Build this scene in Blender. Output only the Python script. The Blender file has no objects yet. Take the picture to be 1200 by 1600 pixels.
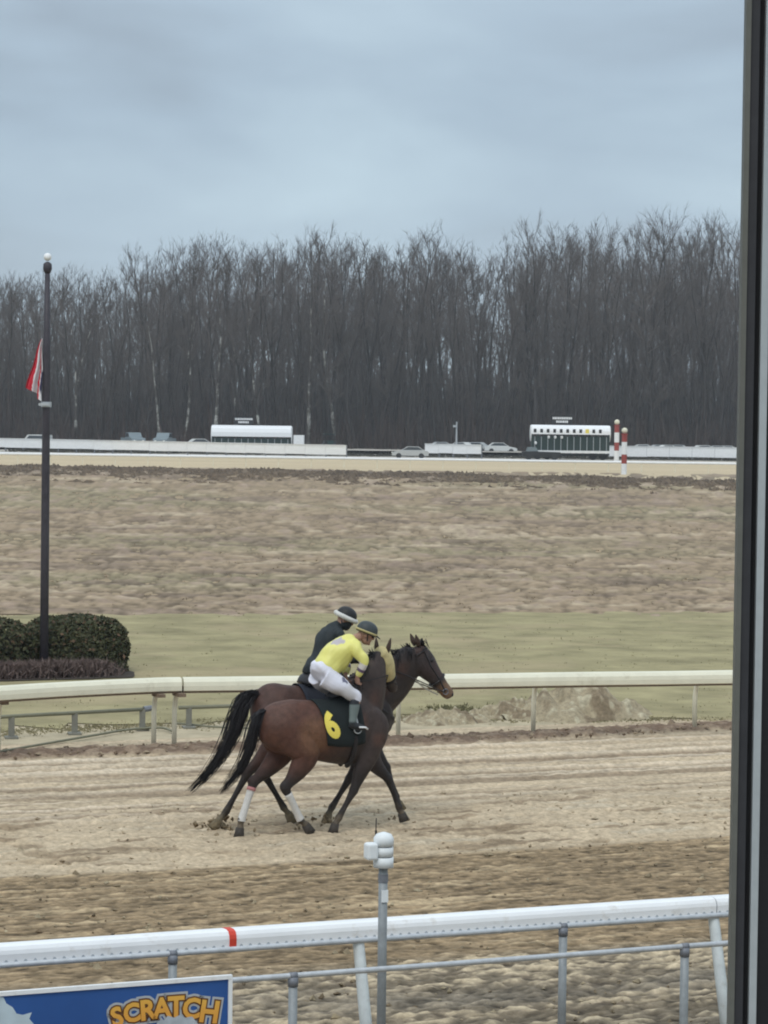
import bpy, bmesh, math, random
import numpy as np
from mathutils import Vector, Matrix, Euler

sc = bpy.context.scene
COL = sc.collection
rad = math.radians
rng = np.random.default_rng(7)
random.seed(7)

# ------------------------------------------------------------------ camera
F_PX, CAM_H = 4356.0, 5.0
PITCH, ROLL = rad(1.95), rad(0.75)
cam = bpy.data.cameras.new('camera')
cam.sensor_width = 36.0
cam.lens = F_PX / 1600 * 36.0
cam.clip_start, cam.clip_end = 0.1, 6000
cam_o = bpy.data.objects.new('camera', cam)
COL.objects.link(cam_o)
CAM_M = Matrix.Translation((0, 0, CAM_H)) @ Matrix.Rotation(math.pi / 2 - PITCH, 4, 'X') @ Matrix.Rotation(ROLL, 4, 'Z')
cam_o.matrix_world = CAM_M
sc.camera = cam_o

# ------------------------------------------------------------------ sky, sun, exposure
SUN_EL, SUN_AZ = rad(52), rad(200)       # high behind the cloud, over the viewer's shoulder
world = bpy.data.worlds.new('World')
sc.world = world
world.use_nodes = True
wt = world.node_tree
wt.nodes.clear()
def wn(t, **k):
    n = wt.nodes.new(t)
    for a, b in k.items(): setattr(n, a, b)
    return n
w_out = wn('ShaderNodeOutputWorld'); w_bg = wn('ShaderNodeBackground')
w_bg.inputs['Strength'].default_value = 0.1
w_sky = wn('ShaderNodeTexSky', sky_type='NISHITA', sun_disc=False, sun_elevation=SUN_EL, sun_rotation=SUN_AZ)
w_tc = wn('ShaderNodeTexCoord')
w_sep = wn('ShaderNodeSeparateXYZ'); wt.links.new(w_tc.outputs['Generated'], w_sep.inputs[0])
w_map = wn('ShaderNodeMapping'); w_map.inputs['Scale'].default_value = (2.4, 2.4, 7.5)
w_map.inputs['Rotation'].default_value = (0, rad(-7), 0)
w_map.inputs['Location'].default_value = (0.35, 0.2, 0.38)
wt.links.new(w_tc.outputs['Generated'], w_map.inputs[0])
w_n = wn('ShaderNodeTexNoise'); w_n.inputs['Scale'].default_value = 1.9; w_n.inputs['Detail'].default_value = 5; w_n.inputs['Roughness'].default_value = 0.48
w_n.inputs['Distortion'].default_value = 0.3
wt.links.new(w_map.outputs[0], w_n.inputs['Vector'])
w_ramp = wn('ShaderNodeValToRGB')
e = w_ramp.color_ramp.elements
e[0].position, e[0].color = 0.36, (2.6, 3.2, 3.88, 1)
e[1].position, e[1].color = 0.66, (4.05, 5.1, 5.9, 1)
m_ = e.new(0.5); m_.color = (3.2, 4.05, 4.9, 1)
wt.links.new(w_n.outputs['Fac'], w_ramp.inputs[0])
# overcast sky: brighter towards the zenith everywhere (CIE overcast), a pale rim at the horizon
w_grad = wn('ShaderNodeValToRGB'); wt.links.new(w_sep.outputs['Z'], w_grad.inputs[0])
g = w_grad.color_ramp.elements
g[0].position, g[0].color = 0.0, (1.22, 1.2, 1.16, 1)
g[1].position, g[1].color = 1.0, (2.75, 2.45, 2.2, 1)
a_ = g.new(0.055); a_.color = (1.13, 1.12, 1.1, 1)
a_ = g.new(0.105); a_.color = (1.0, 1.0, 1.0, 1)
a_ = g.new(0.17); a_.color = (1.12, 1.1, 1.08, 1)
w_mul = wn('ShaderNodeMix', data_type='RGBA', blend_type='MULTIPLY'); w_mul.inputs['Factor'].default_value = 1
wt.links.new(w_ramp.outputs[0], w_mul.inputs['A']); wt.links.new(w_grad.outputs[0], w_mul.inputs['B'])
w_mix = wn('ShaderNodeMix', data_type='RGBA'); w_mix.inputs['Factor'].default_value = 0.93
wt.links.new(w_sky.outputs[0], w_mix.inputs['A']); wt.links.new(w_mul.outputs['Result'], w_mix.inputs['B'])
wt.links.new(w_mix.outputs['Result'], w_bg.inputs['Color'])
wt.links.new(w_bg.outputs[0], w_out.inputs['Surface'])
sun = bpy.data.lights.new('sun', 'SUN'); sun.energy = 0.9; sun.angle = rad(25); sun.color = (1, 0.96, 0.9)
sun_o = bpy.data.objects.new('sun', sun); COL.objects.link(sun_o)
sd = Vector((math.sin(SUN_AZ) * math.cos(SUN_EL), math.cos(SUN_AZ) * math.cos(SUN_EL), math.sin(SUN_EL)))
sun_o.rotation_euler = sd.to_track_quat('Z', 'Y').to_euler()
vs = sc.view_settings
vs.view_transform = 'Standard'; vs.look = 'None'; vs.exposure = 0.40; vs.gamma = 1.0; vs.use_curve_mapping = False
sc.cycles.max_bounces = 5
sc.cycles.filter_width = 2.0
sc.cycles.transparent_max_bounces = 8

# ------------------------------------------------------------------ survey: where a sighted point stands
CAM_R = np.array(CAM_M.to_3x3())
CAM_P = np.array((0, 0, CAM_H))
def ray(px, py): return CAM_R @ np.array([(px - 600) / F_PX, (800 - py) / F_PX, -1.0])
def gr(px, py, z=0.0):
    d = ray(px, py); return CAM_P + d * ((z - CAM_H) / d[2])
def atY(px, py, Y):
    d = ray(px, py); return CAM_P + d * (Y / d[1])
TA = rad(24)                                  # the home stretch runs 24 degrees off the view's cross direction
T = np.array([math.cos(TA), math.sin(TA), 0]); N = np.array([-math.sin(TA), math.cos(TA), 0])
def uvz(u, v, z=0.0): return T * u + N * v + np.array([0, 0, z])
def on_v(px, py, v):
    d = ray(px, py); return CAM_P + d * ((v - CAM_P @ N) / (d @ N))
def to_uv(p): return float(p @ T), float(p @ N)

# ------------------------------------------------------------------ materials
MATS = {}
def mat(name, color, rough=0.8, var=0.12, scale=6.0, bump=0.0, bscale=40.0, metal=0.0, spec=0.3, attr=False, stretch=None, detail=5, dirt=None, coat=0.0):
    m = bpy.data.materials.new(name); m.use_nodes = True
    nt = m.node_tree; L = nt.links; P = nt.nodes['Principled BSDF']
    P.inputs['Roughness'].default_value = rough; P.inputs['Metallic'].default_value = metal
    P.inputs['Specular IOR Level'].default_value = spec
    tc = nt.nodes.new('ShaderNodeTexCoord'); mp = nt.nodes.new('ShaderNodeMapping')
    L.new(tc.outputs['Object'], mp.inputs[0])
    if stretch: mp.inputs['Scale'].default_value = stretch
    nz = nt.nodes.new('ShaderNodeTexNoise'); nz.inputs['Scale'].default_value = scale; nz.inputs['Detail'].default_value = detail; nz.inputs['Roughness'].default_value = .62
    L.new(mp.outputs[0], nz.inputs['Vector'])
    mr = nt.nodes.new('ShaderNodeMapRange'); mr.inputs['From Min'].default_value = .3; mr.inputs['From Max'].default_value = .7
    mr.inputs['To Min'].default_value = 1 - var; mr.inputs['To Max'].default_value = 1 + var
    L.new(nz.outputs['Fac'], mr.inputs['Value'])
    mx = nt.nodes.new('ShaderNodeMix'); mx.data_type = 'RGBA'; mx.blend_type = 'MULTIPLY'; mx.inputs['Factor'].default_value = 1
    if attr:
        at = nt.nodes.new('ShaderNodeAttribute'); at.attribute_name = 'tone'; L.new(at.outputs['Color'], mx.inputs['A'])
    else:
        mx.inputs['A'].default_value = (*color, 1)
    L.new(mr.outputs['Result'], mx.inputs['B'])
    last = mx.outputs['Result']
    if dirt:
        n2 = nt.nodes.new('ShaderNodeTexNoise'); n2.inputs['Scale'].default_value = dirt[1]; n2.inputs['Detail'].default_value = 6; n2.inputs['Roughness'].default_value = .7
        L.new(tc.outputs['Object'], n2.inputs['Vector'])
        r2 = nt.nodes.new('ShaderNodeMapRange'); r2.inputs['From Min'].default_value = dirt[2]; r2.inputs['From Max'].default_value = dirt[2] + .15
        r2.inputs['To Max'].default_value = dirt[3]
        L.new(n2.outputs['Fac'], r2.inputs['Value'])
        m2 = nt.nodes.new('ShaderNodeMix'); m2.data_type = 'RGBA'
        L.new(r2.outputs['Result'], m2.inputs['Factor']); L.new(last, m2.inputs['A']); m2.inputs['B'].default_value = (*dirt[0], 1)
        last = m2.outputs['Result']
    L.new(last, P.inputs['Base Color'])
    if bump:
        nb = nt.nodes.new('ShaderNodeTexNoise'); nb.inputs['Scale'].default_value = bscale; nb.inputs['Detail'].default_value = 4
        L.new(mp.outputs[0], nb.inputs['Vector'])
        bp = nt.nodes.new('ShaderNodeBump'); bp.inputs['Strength'].default_value = bump; bp.inputs['Distance'].default_value = 0.02
        L.new(nb.outputs['Fac'], bp.inputs['Height']); L.new(bp.outputs[0], P.inputs['Normal'])
    MATS[name] = m
    return m

M_white = mat('white_vinyl', (.80, .81, .82), .45, .05, 3, dirt=((.42, .36, .28), 6, .57, .4))
M_cream = mat('weathered_vinyl', (.72, .69, .55), .5, .06, 3, dirt=((.42, .37, .27), 4, .58, .4))
M_galv = mat('galvanised_steel', (.47, .49, .51), .5, .15, 14, metal=.35)
M_galvd = mat('dull_steel', (.20, .21, .235), .55, .15, 14, metal=.3)
M_red = mat('red_tape', (.62, .06, .035), .5, .08)
M_black = mat('black_paint', (.018, .018, .02), .5, .1)
M_dark = mat('dark_rubber', (.03, .03, .032), .7, .1)
M_flagpole = mat('dark_pole', (.05, .045, .055), .5, .2, 9)
M_tone = mat('tone', (1, 1, 1), .85, .12, 9, attr=True)
M_dirt = mat('track_dirt', (1, 1, 1), .93, .30, 16, bump=.7, bscale=40, attr=True, spec=.12, detail=8)
M_turf = mat('winter_turf', (.30, .262, .148), .95, .3, .7, bump=.4, bscale=12, spec=.08, dirt=((.37, .30, .185), .25, .5, .75))
M_base = mat('earth', (.28, .21, .135), .95, .2, .3, spec=.05)
M_apron = mat('sandy_apron', (.43, .365, .255), .95, .2, 1.8, bump=.6, bscale=18, spec=.08, dirt=((.27, .235, .145), 1.1, .56, .7))
M_infield = mat('dry_infield', (.315, .242, .157), .95, .26, .42, stretch=(.14, 1, 1), spec=.05, detail=7, dirt=((.225, .17, .12), .05, .5, .85))
M_fartrack = mat('far_track_sand', (.52, .42, .28), .95, .1, .12, stretch=(.15, 1, 1), spec=.08)
M_gravel = mat('pale_gravel', (.40, .37, .33), .95, .2, .2, spec=.08)
M_tuft = mat('dry_tufts', (1, 1, 1), .95, .12, .6, attr=True, spec=.05)
def translucent(m, k):
    nt = m.node_tree; P = nt.nodes['Principled BSDF']; src = P.inputs['Base Color'].links[0].from_socket
    t = nt.nodes.new('ShaderNodeBsdfTranslucent'); nt.links.new(src, t.inputs['Color'])
    mx = nt.nodes.new('ShaderNodeMixShader'); mx.inputs[0].default_value = k
    nt.links.new(P.outputs[0], mx.inputs[1]); nt.links.new(t.outputs[0], mx.inputs[2]); nt.links.new(mx.outputs[0], nt.nodes['Material Output'].inputs['Surface'])
translucent(M_tuft, .5)
M_leaf = mat('hedge_leaf', (1, 1, 1), .7, .2, 9, attr=True, spec=.2)
M_bark = mat('grey_bark', (.055, .05, .048), .95, .22, .25, spec=.05, stretch=(1, 1, .25))
M_twig = mat('twigs', (.124, .108, .100), .95, .35, .10, spec=.05)
M_pale = mat('pale_bark', (.50, .50, .46), .9, .35, .9, spec=.05, dirt=((.07, .063, .058), .30, .352, 1.0))
M_coat = mat('horse_coat', (1, 1, 1), .58, .26, 14, bump=.35, bscale=45, attr=True, spec=.28)
M_hair = mat('black_horsehair', (.017, .015, .017), .55, .3, 10, spec=.3)
M_mudhoof = mat('muddy_hoof', (.16, .125, .075), .9, .35, 18, bump=.6, bscale=30)
M_hoof = mat('hoof_horn', (.05, .042, .035), .7, .3, 20)
M_wrap = mat('white_bandage', (.60, .585, .56), .85, .07, 20, bump=.3, bscale=60, dirt=((.40, .33, .25), 14, .58, .7))
M_leather = mat('dark_leather', (.02, .018, .02), .5, .15)
M_cloth = mat('saddle_cloth', (.013, .018, .019), .9, .15, 10)
M_yellow = mat('yellow_print', (.80, .66, .12), .7, .05)
M_hood = mat('yellow_hood', (.56, .47, .24), .85, .25, 9)
M_skin = mat('skin', (.38, .22, .16), .55, .08)
M_silk = mat('racing_silks', (1, 1, 1), .42, .05, 9, attr=True, spec=.4)
M_breech = mat('white_breeches', (1, 1, 1), .7, .05, 9, attr=True)
M_boot = mat('rubber_boot', (1, 1, 1), .5, .1, attr=True)
M_jacket = mat('black_jacket', (.020, .026, .030), .7, .2, 8)
M_helm = mat('dark_helmet', (.045, .055, .058), .5, .1)
M_alu = mat('aluminium', (.40, .43, .44), .45, .06, 30, metal=.2)
M_alud = mat('window_gasket', (.036, .036, .040), .6, .1, 30)
M_frameg = mat('frame_greige', (.12, .12, .105), .55, .08, 30)
M_ink = mat('wall_black', (.012, .012, .014), .7, .1)

# ------------------------------------------------------------------ mesh helpers
def tag(o, label=None, cat=None, group=None, kind=None):
    if label: o['label'] = label
    if cat: o['category'] = cat
    if group: o['group'] = group
    if kind: o['kind'] = kind
    return o
def empty(name, loc, rz=0.0, label=None, cat=None, group=None):
    o = bpy.data.objects.new(name, None); COL.objects.link(o)
    o.location = tuple(loc); o.rotation_euler = (0, 0, rz); o.empty_display_size = .2
    return tag(o, label, cat, group)
def nrm(v):
    v = np.asarray(v, float); return v / (np.linalg.norm(v) + 1e-12)
def catmull(P, k=4):
    P = np.asarray(P, float); n = len(P); out = []
    for i in range(n - 1):
        p0 = P[max(i - 1, 0)]; p1 = P[i]; p2 = P[i + 1]; p3 = P[min(i + 2, n - 1)]
        for j in range(k):
            t = j / k
            out.append(.5 * ((2 * p1) + (-p0 + p2) * t + (2 * p0 - 5 * p1 + 4 * p2 - p3) * t * t + (-p0 + 3 * p1 - 3 * p2 + p3) * t ** 3))
    out.append(P[-1]); return np.array(out)

class MB:
    def __init__(s): s.v = []; s.f = []; s.c = []; s.n = 0; s.col = (1, 1, 1)
    def add(s, V, Fs, col=None):
        V = np.asarray(V, float).reshape(-1, 3)
        b = s.n; s.v.append(V); s.n += len(V)
        s.f.extend([tuple(b + i for i in f) for f in Fs])
        s.c.append(np.tile(np.array(col if col is not None else s.col, float), (len(V), 1)) if col is None or np.ndim(col) == 1 else np.asarray(col, float))
        return s
    def box(s, c, size, rz=0.0, col=None, rx=0.0, ry=0.0):
        x, y, z = np.array(size, float) / 2
        V = np.array([(-x,-y,-z),(x,-y,-z),(x,y,-z),(-x,y,-z),(-x,-y,z),(x,-y,z),(x,y,z),(-x,y,z)])
        Rm = np.array(Euler((rx, ry, rz)).to_matrix())
        return s.add(V @ Rm.T + np.array(c, float), [(0,3,2,1),(4,5,6,7),(0,1,5,4),(1,2,6,5),(2,3,7,6),(3,0,4,7)], col)
    def loft(s, C, U, S, ru, rs, n=14, col=None, power=2.0):
        """rings of superellipses round the centres C with axes U (up) and S (side)"""
        C = np.asarray(C, float); m = len(C)
        a = np.linspace(0, 2 * math.pi, n, endpoint=False)
        ca, sa = np.cos(a), np.sin(a)
        ex = 2.0 / power
        ca = np.sign(ca) * np.abs(ca) ** ex; sa = np.sign(sa) * np.abs(sa) ** ex
        V = []
        for i in range(m):
            V.append(C[i] + np.outer(ca * rs[i], S[i]) + np.outer(sa * ru[i], U[i]))
        V = np.vstack(V + [C[:1], C[-1:]])
        Fs = []
        for i in range(m - 1):
            for j in range(n):
                k = (j + 1) % n
                Fs.append((i*n+j, i*n+k, (i+1)*n+k, (i+1)*n+j))
        for j in range(n):
            k = (j + 1) % n
            Fs.append((m*n, k, j)); Fs.append((m*n+1, (m-1)*n+j, (m-1)*n+k))
        return s.add(V, Fs, col)
    def limb(s, pts, side=(0, 1, 0), n=14, k=4, col=None):
        """pts: (point, radius fore-aft, radius sideways); a smooth tapered limb"""
        A = np.array([list(p) + [a, b] for p, a, b in pts], float)
        A = catmull(A, k) if len(A) > 2 else A
        C = A[:, :3]; t = np.gradient(C, axis=0)
        U = []; S = []
        for i in range(len(C)):
            tt = nrm(t[i]); sd_ = nrm(np.array(side, float) - tt * np.dot(side, tt)); S.append(sd_); U.append(nrm(np.cross(tt, sd_)))
        return s.loft(C, U, S, A[:, 3], A[:, 4], n, col)
    def tube(s, P, r, n=8, col=None):
        P = np.asarray(P, float); r = np.full(len(P), r, float) if np.ndim(r) == 0 else np.asarray(r, float)
        t = np.gradient(P, axis=0) if len(P) > 1 else None
        ref = np.array((0, 0, 1.0)) if abs(nrm(P[-1] - P[0])[2]) < .9 else np.array((1.0, 0, 0))
        U = []; S = []
        for i in range(len(P)):
            tt = nrm(t[i]); a = nrm(np.cross(tt, ref)); S.append(a); U.append(nrm(np.cross(a, tt)))
        return s.loft(P, U, S, r, r, n, col)
    def ball(s, c, r, n=12, m=8, col=None, rot=None):
        r = np.array(r if np.ndim(r) else (r, r, r), float); V = []; Fs = []
        for i in range(1, m):
            th = math.pi * i / m
            for j in range(n):
                ph = 2 * math.pi * j / n
                V.append((math.sin(th) * math.cos(ph), math.sin(th) * math.sin(ph), math.cos(th)))
        V += [(0, 0, 1), (0, 0, -1)]
        V = np.array(V) * r
        if rot is not None: V = V @ np.array(rot).T
        for i in range(m - 2):
            for j in range(n):
                k = (j + 1) % n; Fs.append((i*n+j, (i+1)*n+j, (i+1)*n+k, i*n+k))
        for j in range(n):
            k = (j + 1) % n; Fs.append((len(V)-2, j, k)); Fs.append((len(V)-1, (m-2)*n+k, (m-2)*n+j))
        return s.add(V + np.array(c, float), Fs, col)
    def prism(s, prof, A, B, Sv, Uv, col=None):
        """closed profile [(s,u)] swept from A to B"""
        prof = np.asarray(prof, float); n = len(prof); A = np.array(A, float); B = np.array(B, float)
        r = prof[:, :1] * np.array(Sv, float) + prof[:, 1:] * np.array(Uv, float)
        V = np.vstack([A + r, B + r])
        Fs = [(i, (i+1) % n, n+(i+1) % n, n+i) for i in range(n)] + [tuple(range(n))[::-1], tuple(range(n, 2*n))]
        return s.add(V, Fs, col)
    def mesh(s, name, material=None, smooth=False, attr=False):
        me = bpy.data.meshes.new(name)
        V = np.vstack(s.v) if s.v else np.zeros((0, 3))
        me.from_pydata(V.tolist(), [], s.f)
        if attr:
            a = me.attributes.new('tone', 'FLOAT_COLOR', 'POINT')
            C = np.vstack(s.c); a.data.foreach_set('color', np.hstack([C, np.ones((len(C), 1))]).astype(np.float32).ravel())
        if material: me.materials.append(material)
        if smooth: me.polygons.foreach_set('use_smooth', [True] * len(me.polygons))
        me.update()
        return me
    def build(s, name, material=None, parent=None, smooth=False, attr=False, fixn=True):
        me = s.mesh(name, material, smooth, attr)
        if fixn and len(me.polygons) < 60000:
            bm = bmesh.new(); bm.from_mesh(me); bmesh.ops.recalc_face_normals(bm, faces=bm.faces); bm.to_mesh(me); bm.free()
        return link(name, me, parent)
def link(name, me, parent=None):
    o = bpy.data.objects.new(name, me); COL.objects.link(o)
    if parent is not None: o.parent = parent
    return o
def copy_tree(o, parent=None):
    c = o.copy(); COL.objects.link(c)
    if parent is not None: c.parent = parent
    for ch in list(o.children): copy_tree(ch, c)
    return c
def remeshed(name, mb, voxel, material, parent, color=None, smooth_it=4, factor=.6, bumpy=None):
    """fuse overlapping solids into one continuous skin"""
    me = mb.mesh(name + '_src')
    o = bpy.data.objects.new(name + '_src', me); COL.objects.link(o)
    r = o.modifiers.new('r', 'REMESH'); r.mode = 'VOXEL'; r.voxel_size = voxel; r.use_smooth_shade = True
    if smooth_it:
        sm = o.modifiers.new('s', 'SMOOTH'); sm.factor = factor; sm.iterations = smooth_it
    dg = bpy.context.evaluated_depsgraph_get(); dg.update()
    out = bpy.data.meshes.new_from_object(o.evaluated_get(dg), depsgraph=dg)
    bpy.data.objects.remove(o); bpy.data.meshes.remove(me)
    out.name = name
    n = len(out.vertices); V = np.empty(n * 3, np.float32); out.vertices.foreach_get('co', V); V = V.reshape(-1, 3)
    if bumpy:
        Nn = np.empty(n * 3, np.float32); out.vertices.foreach_get('normal', Nn); Nn = Nn.reshape(-1, 3)
        V = V + Nn * bumpy(V)[:, None]; out.vertices.foreach_set('co', V.astype(np.float32).ravel())
    if color is not None:
        C = color(V); a = out.attributes.new('tone', 'FLOAT_COLOR', 'POINT')
        a.data.foreach_set('color', np.hstack([C, np.ones((n, 1))]).astype(np.float32).ravel())
    out.materials.clear(); out.materials.append(material)
    out.polygons.foreach_set('use_smooth', [True] * len(out.polygons))
    out.update()
    return link(name, out, parent)
def sstep(a, b, x):
    t = np.clip((np.asarray(x, float) - a) / (b - a), 0, 1); return t * t * (3 - 2 * t)
def mixc(a, b, t):
    t = np.asarray(t)[..., None]; return np.asarray(a) * (1 - t) + np.asarray(b) * t
def fnoise(shape, sy, sx, seed=0):
    """smooth random field, unit variance; sy/sx = correlation lengths in cells"""
    r = np.random.default_rng(seed); a = r.standard_normal(shape)
    fy = np.fft.fftfreq(shape[0])[:, None]; fx = np.fft.rfftfreq(shape[1])[None, :]
    k = np.exp(-2 * (math.pi ** 2) * ((fy * sy) ** 2 + (fx * sx) ** 2))
    b = np.fft.irfft2(np.fft.rfft2(a) * k, s=shape)
    return (b - b.mean()) / (b.std() + 1e-9)
def grid_object(name, P, C, material, kind='structure', smooth=True):
    """P: (m,n,3) points, C: (m,n,3) colours"""
    m, n = P.shape[:2]
    me = bpy.data.meshes.new(name)
    idx = np.arange(m * n).reshape(m, n)
    q = np.stack([idx[:-1, :-1], idx[:-1, 1:], idx[1:, 1:], idx[1:, :-1]], -1).reshape(-1, 4)
    me.vertices.add(m * n); me.vertices.foreach_set('co', P.astype(np.float32).ravel())
    me.loops.add(q.size); me.loops.foreach_set('vertex_index', q.astype(np.int32).ravel())
    me.polygons.add(len(q)); me.polygons.foreach_set('loop_start', np.arange(0, q.size, 4, dtype=np.int32)); me.polygons.foreach_set('loop_total', np.full(len(q), 4, np.int32))
    me.update(calc_edges=True)
    if C is not None:
        a = me.attributes.new('tone', 'FLOAT_COLOR', 'POINT')
        a.data.foreach_set('color', np.concatenate([C.reshape(-1, 3), np.ones((m * n, 1))], 1).astype(np.float32).ravel())
    me.materials.append(material)
    me.polygons.foreach_set('use_smooth', [smooth] * len(q))
    me.validate()
    o = link(name, me); o['kind'] = kind
    return o
def tri_object(name, V, C, material, faces_per=None):
    """V: (k,3,3) triangles"""
    k = len(V); me = bpy.data.meshes.new(name)
    me.vertices.add(k * 3); me.vertices.foreach_set('co', V.astype(np.float32).ravel())
    me.loops.add(k * 3); me.loops.foreach_set('vertex_index', np.arange(k * 3, dtype=np.int32))
    me.polygons.add(k); me.polygons.foreach_set('loop_start', np.arange(0, k * 3, 3, dtype=np.int32)); me.polygons.foreach_set('loop_total', np.full(k, 3, np.int32))
    me.update(calc_edges=True)
    if C is not None:
        a = me.attributes.new('tone', 'FLOAT_COLOR', 'POINT')
        Cc = np.repeat(C, 3, axis=0)
        a.data.foreach_set('color', np.hstack([Cc, np.ones((k * 3, 1))]).astype(np.float32).ravel())
    me.materials.append(material)
    return me

# ================================================================== GROUND
def sheet(name, pts, z, material, label=None):
    V = [(p[0], p[1], z) for p in pts]
    me = bpy.data.meshes.new(name); me.from_pydata(V, [], [tuple(range(len(V)))]); me.materials.append(material); me.update()
    o = link(name, me); o['kind'] = 'structure'
    if label: o['label'] = label
    return o
sheet('ground', [(-2500, -300), (2500, -300), (2500, 3500), (-2500, 3500)], -.06, M_base)

# the dirt track (home stretch) as relief: u along it, v across it
def build_track():
    us = np.arange(1.0, 28.5, .05); v_list = np.concatenate([np.arange(15.5, 29.0, .028), np.arange(29.0, 40.4, .042)])
    U, V = np.meshgrid(us, v_list)               # rows: v
    sh = U.shape
    du, dv = .05, .035
    wob = fnoise(sh, .5 / dv, 2.0 / du, 1) * .18
    Vw = V + wob
    # long harrow lines: noise with a long reach along u
    lines = fnoise(sh, .085 / dv, 9 / du, 2); lines2 = fnoise(sh, .05 / dv, 4 / du, 3); broad = fnoise(sh, .5 / dv, 6 / du, 4)
    clod = fnoise(sh, .03 / dv, .04 / du, 15); lump = fnoise(sh, .05 / dv, .06 / du, 5); lump2 = fnoise(sh, .08 / dv, .12 / du, 6); patch = fnoise(sh, .25 / dv, .5 / du, 7); fine = fnoise(sh, .022 / dv, .03 / du, 8)
    streak = fnoise(sh, .06 / dv, .45 / du, 9)
    zA = 1 - sstep(22.6, 23.4, Vw); zB = sstep(22.6, 23.4, Vw) * (1 - sstep(28.65, 28.95, Vw)); zC = sstep(28.65, 28.95, Vw)
    churn = sstep(28.7, 29.2, Vw) * (1 - sstep(31.8, 33.4, Vw + .5 * patch))
    harrow = sstep(31.6, 33.6, V) * (1 - sstep(38.0, 38.6, V))
    berm = sstep(38.35, 38.75, Vw + .10 * lump2) * (1 - sstep(39.3, 39.7, Vw + .1 * lump2))
    h = zA * (.017 * sstep(.4, .75, clod) + .008 * lump + .005 * lump2 + .005 * fine) + zB * (.006 * sstep(.5, 1.1, clod) + .004 * lump + .003 * lump2 + .004 * fine)
    holes = sstep(.75, 1.5, lump2 + .6 * patch)
    h += churn * (.009 * lump + .008 * fine - .035 * holes + .008 * np.abs(lump2))
    h += harrow * (.018 * lines + .008 * lines2 + .004 * fine + .004 * lump)
    h += berm * (.045 + .016 * lump2 + .012 * lump + .012 * clod)
    h *= (1 - sstep(39.8, 40.3, V)) 
    pale = np.array((.475, .378, .262)); dampl = np.array((.335, .262, .178)); brown = np.array((.245, .178, .107)); brown_d = np.array((.165, .118, .072))
    grey = np.array((.195, .158, .112)); pal2 = np.array((.37, .30, .205)); bermc = np.array((.165, .112, .08))
    C = np.zeros(sh + (3,)) + pale
    C = mixc(C, (.54, .445, .325), harrow * sstep(.3, 1.5, broad) * .7)
    C = mixc(C, (.29, .222, .15), harrow * sstep(.6, 1.3, -lines + .2 * lump) * .8)
    C = mixc(C, (.60, .50, .38), harrow * sstep(.8, 1.5, lines) * .7)
    C = mixc(C, (.27, .205, .14), harrow * sstep(.7, 1.3, -lines2) * .85)
    rl = np.random.default_rng(17); vk = 32.2
    while vk < 38.4:
        vk += rl.uniform(.32, .85); wk = rl.uniform(.035, .085); sd_k = int(rl.integers(1e6))
        wv = fnoise((2, sh[1]), .1, 5 / du, sd_k)[0] * .06 + fnoise((2, sh[1]), .1, .25 / du, sd_k + 1)[0] * .012; am = np.clip(.75 + .35 * fnoise((2, sh[1]), .1, 2.5 / du, sd_k + 2)[0], .1, 1)
        dd = V - vk - wv[None, :]; g_ = np.exp(-(dd / wk) ** 2) * am[None, :] * harrow; l_ = np.exp(-((dd - wk * 2.2) / (wk * 1.3)) ** 2) * am[None, :] * harrow
        C = mixc(C, (.17, .122, .08), g_ * .85); C = mixc(C, (.62, .52, .40), l_ * .7); h += .022 * l_ - .02 * g_
    C = mixc(C, (.40, .305, .20), churn * sstep(-.6, .8, patch) * .7)
    C = mixc(C, (.215, .16, .105), churn * sstep(.75, 1.45, streak + .7 * patch) * .9)
    C = mixc(C, (.27, .205, .135), churn * sstep(1.0, 1.7, lump2 + .4 * patch) * .8)
    C = mixc(C, (.60, .51, .38), churn * sstep(.9, 1.8, -streak) * .6)
    Cb = mixc(np.zeros(sh + (3,)) + brown, brown_d, sstep(.7, 1.8, -.7 * streak - .7 * clod) * .5)
    Cb = mixc(Cb, (.37, .285, .18), sstep(.5, 1.8, streak + .4 * lump) * .55)
    Ca = mixc(np.zeros(sh + (3,)) + grey, pal2, sstep(.2, .9, .9 * clod + .35 * lump2 + .4 * streak) * .9)
    Ca = mixc(Ca, (.115, .09, .065), sstep(.6, 1.5, -.7 * lump - .6 * clod) * .85)
    Ca = mixc(Ca, (.165, .142, .112), .75 * sstep(.2, 1.2, np.sin((Vw - 15) * 3.1) + .35 * patch))
    C = C * zC[..., None] + Cb * zB[..., None] + Ca * zA[..., None]
    C = C * np.clip(1 + (zA + zB) [..., None] * (.20 * fine + .16 * clod + .10 * streak)[..., None] + zC[..., None] * (.07 * fine + .06 * streak)[..., None], .35, 1.7)
    Cm = mixc(np.zeros(sh + (3,)) + bermc, (.33, .25, .18), sstep(.2, 1.4, lump) * .6)
    C = mixc(C, Cm, berm * .95)
    P = U[..., None] * T + V[..., None] * N
    P[..., 2] = h + .012
    return grid_object('dirt_track', P, C, M_dirt)
trk = build_track()
sheet('track_bed', [uvz(-60, 14), uvz(110, 14), uvz(110, 40), uvz(-60, 40)], -.035, mat('track_sand', (.40, .32, .21), .95, .15, 2))
sheet('spectator_apron', [uvz(-60, -12), uvz(110, -12), uvz(110, 18.6), uvz(-60, 18.6)], -.045, mat('grey_gravel', (.26, .24, .21), .95, .2, 3))

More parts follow.
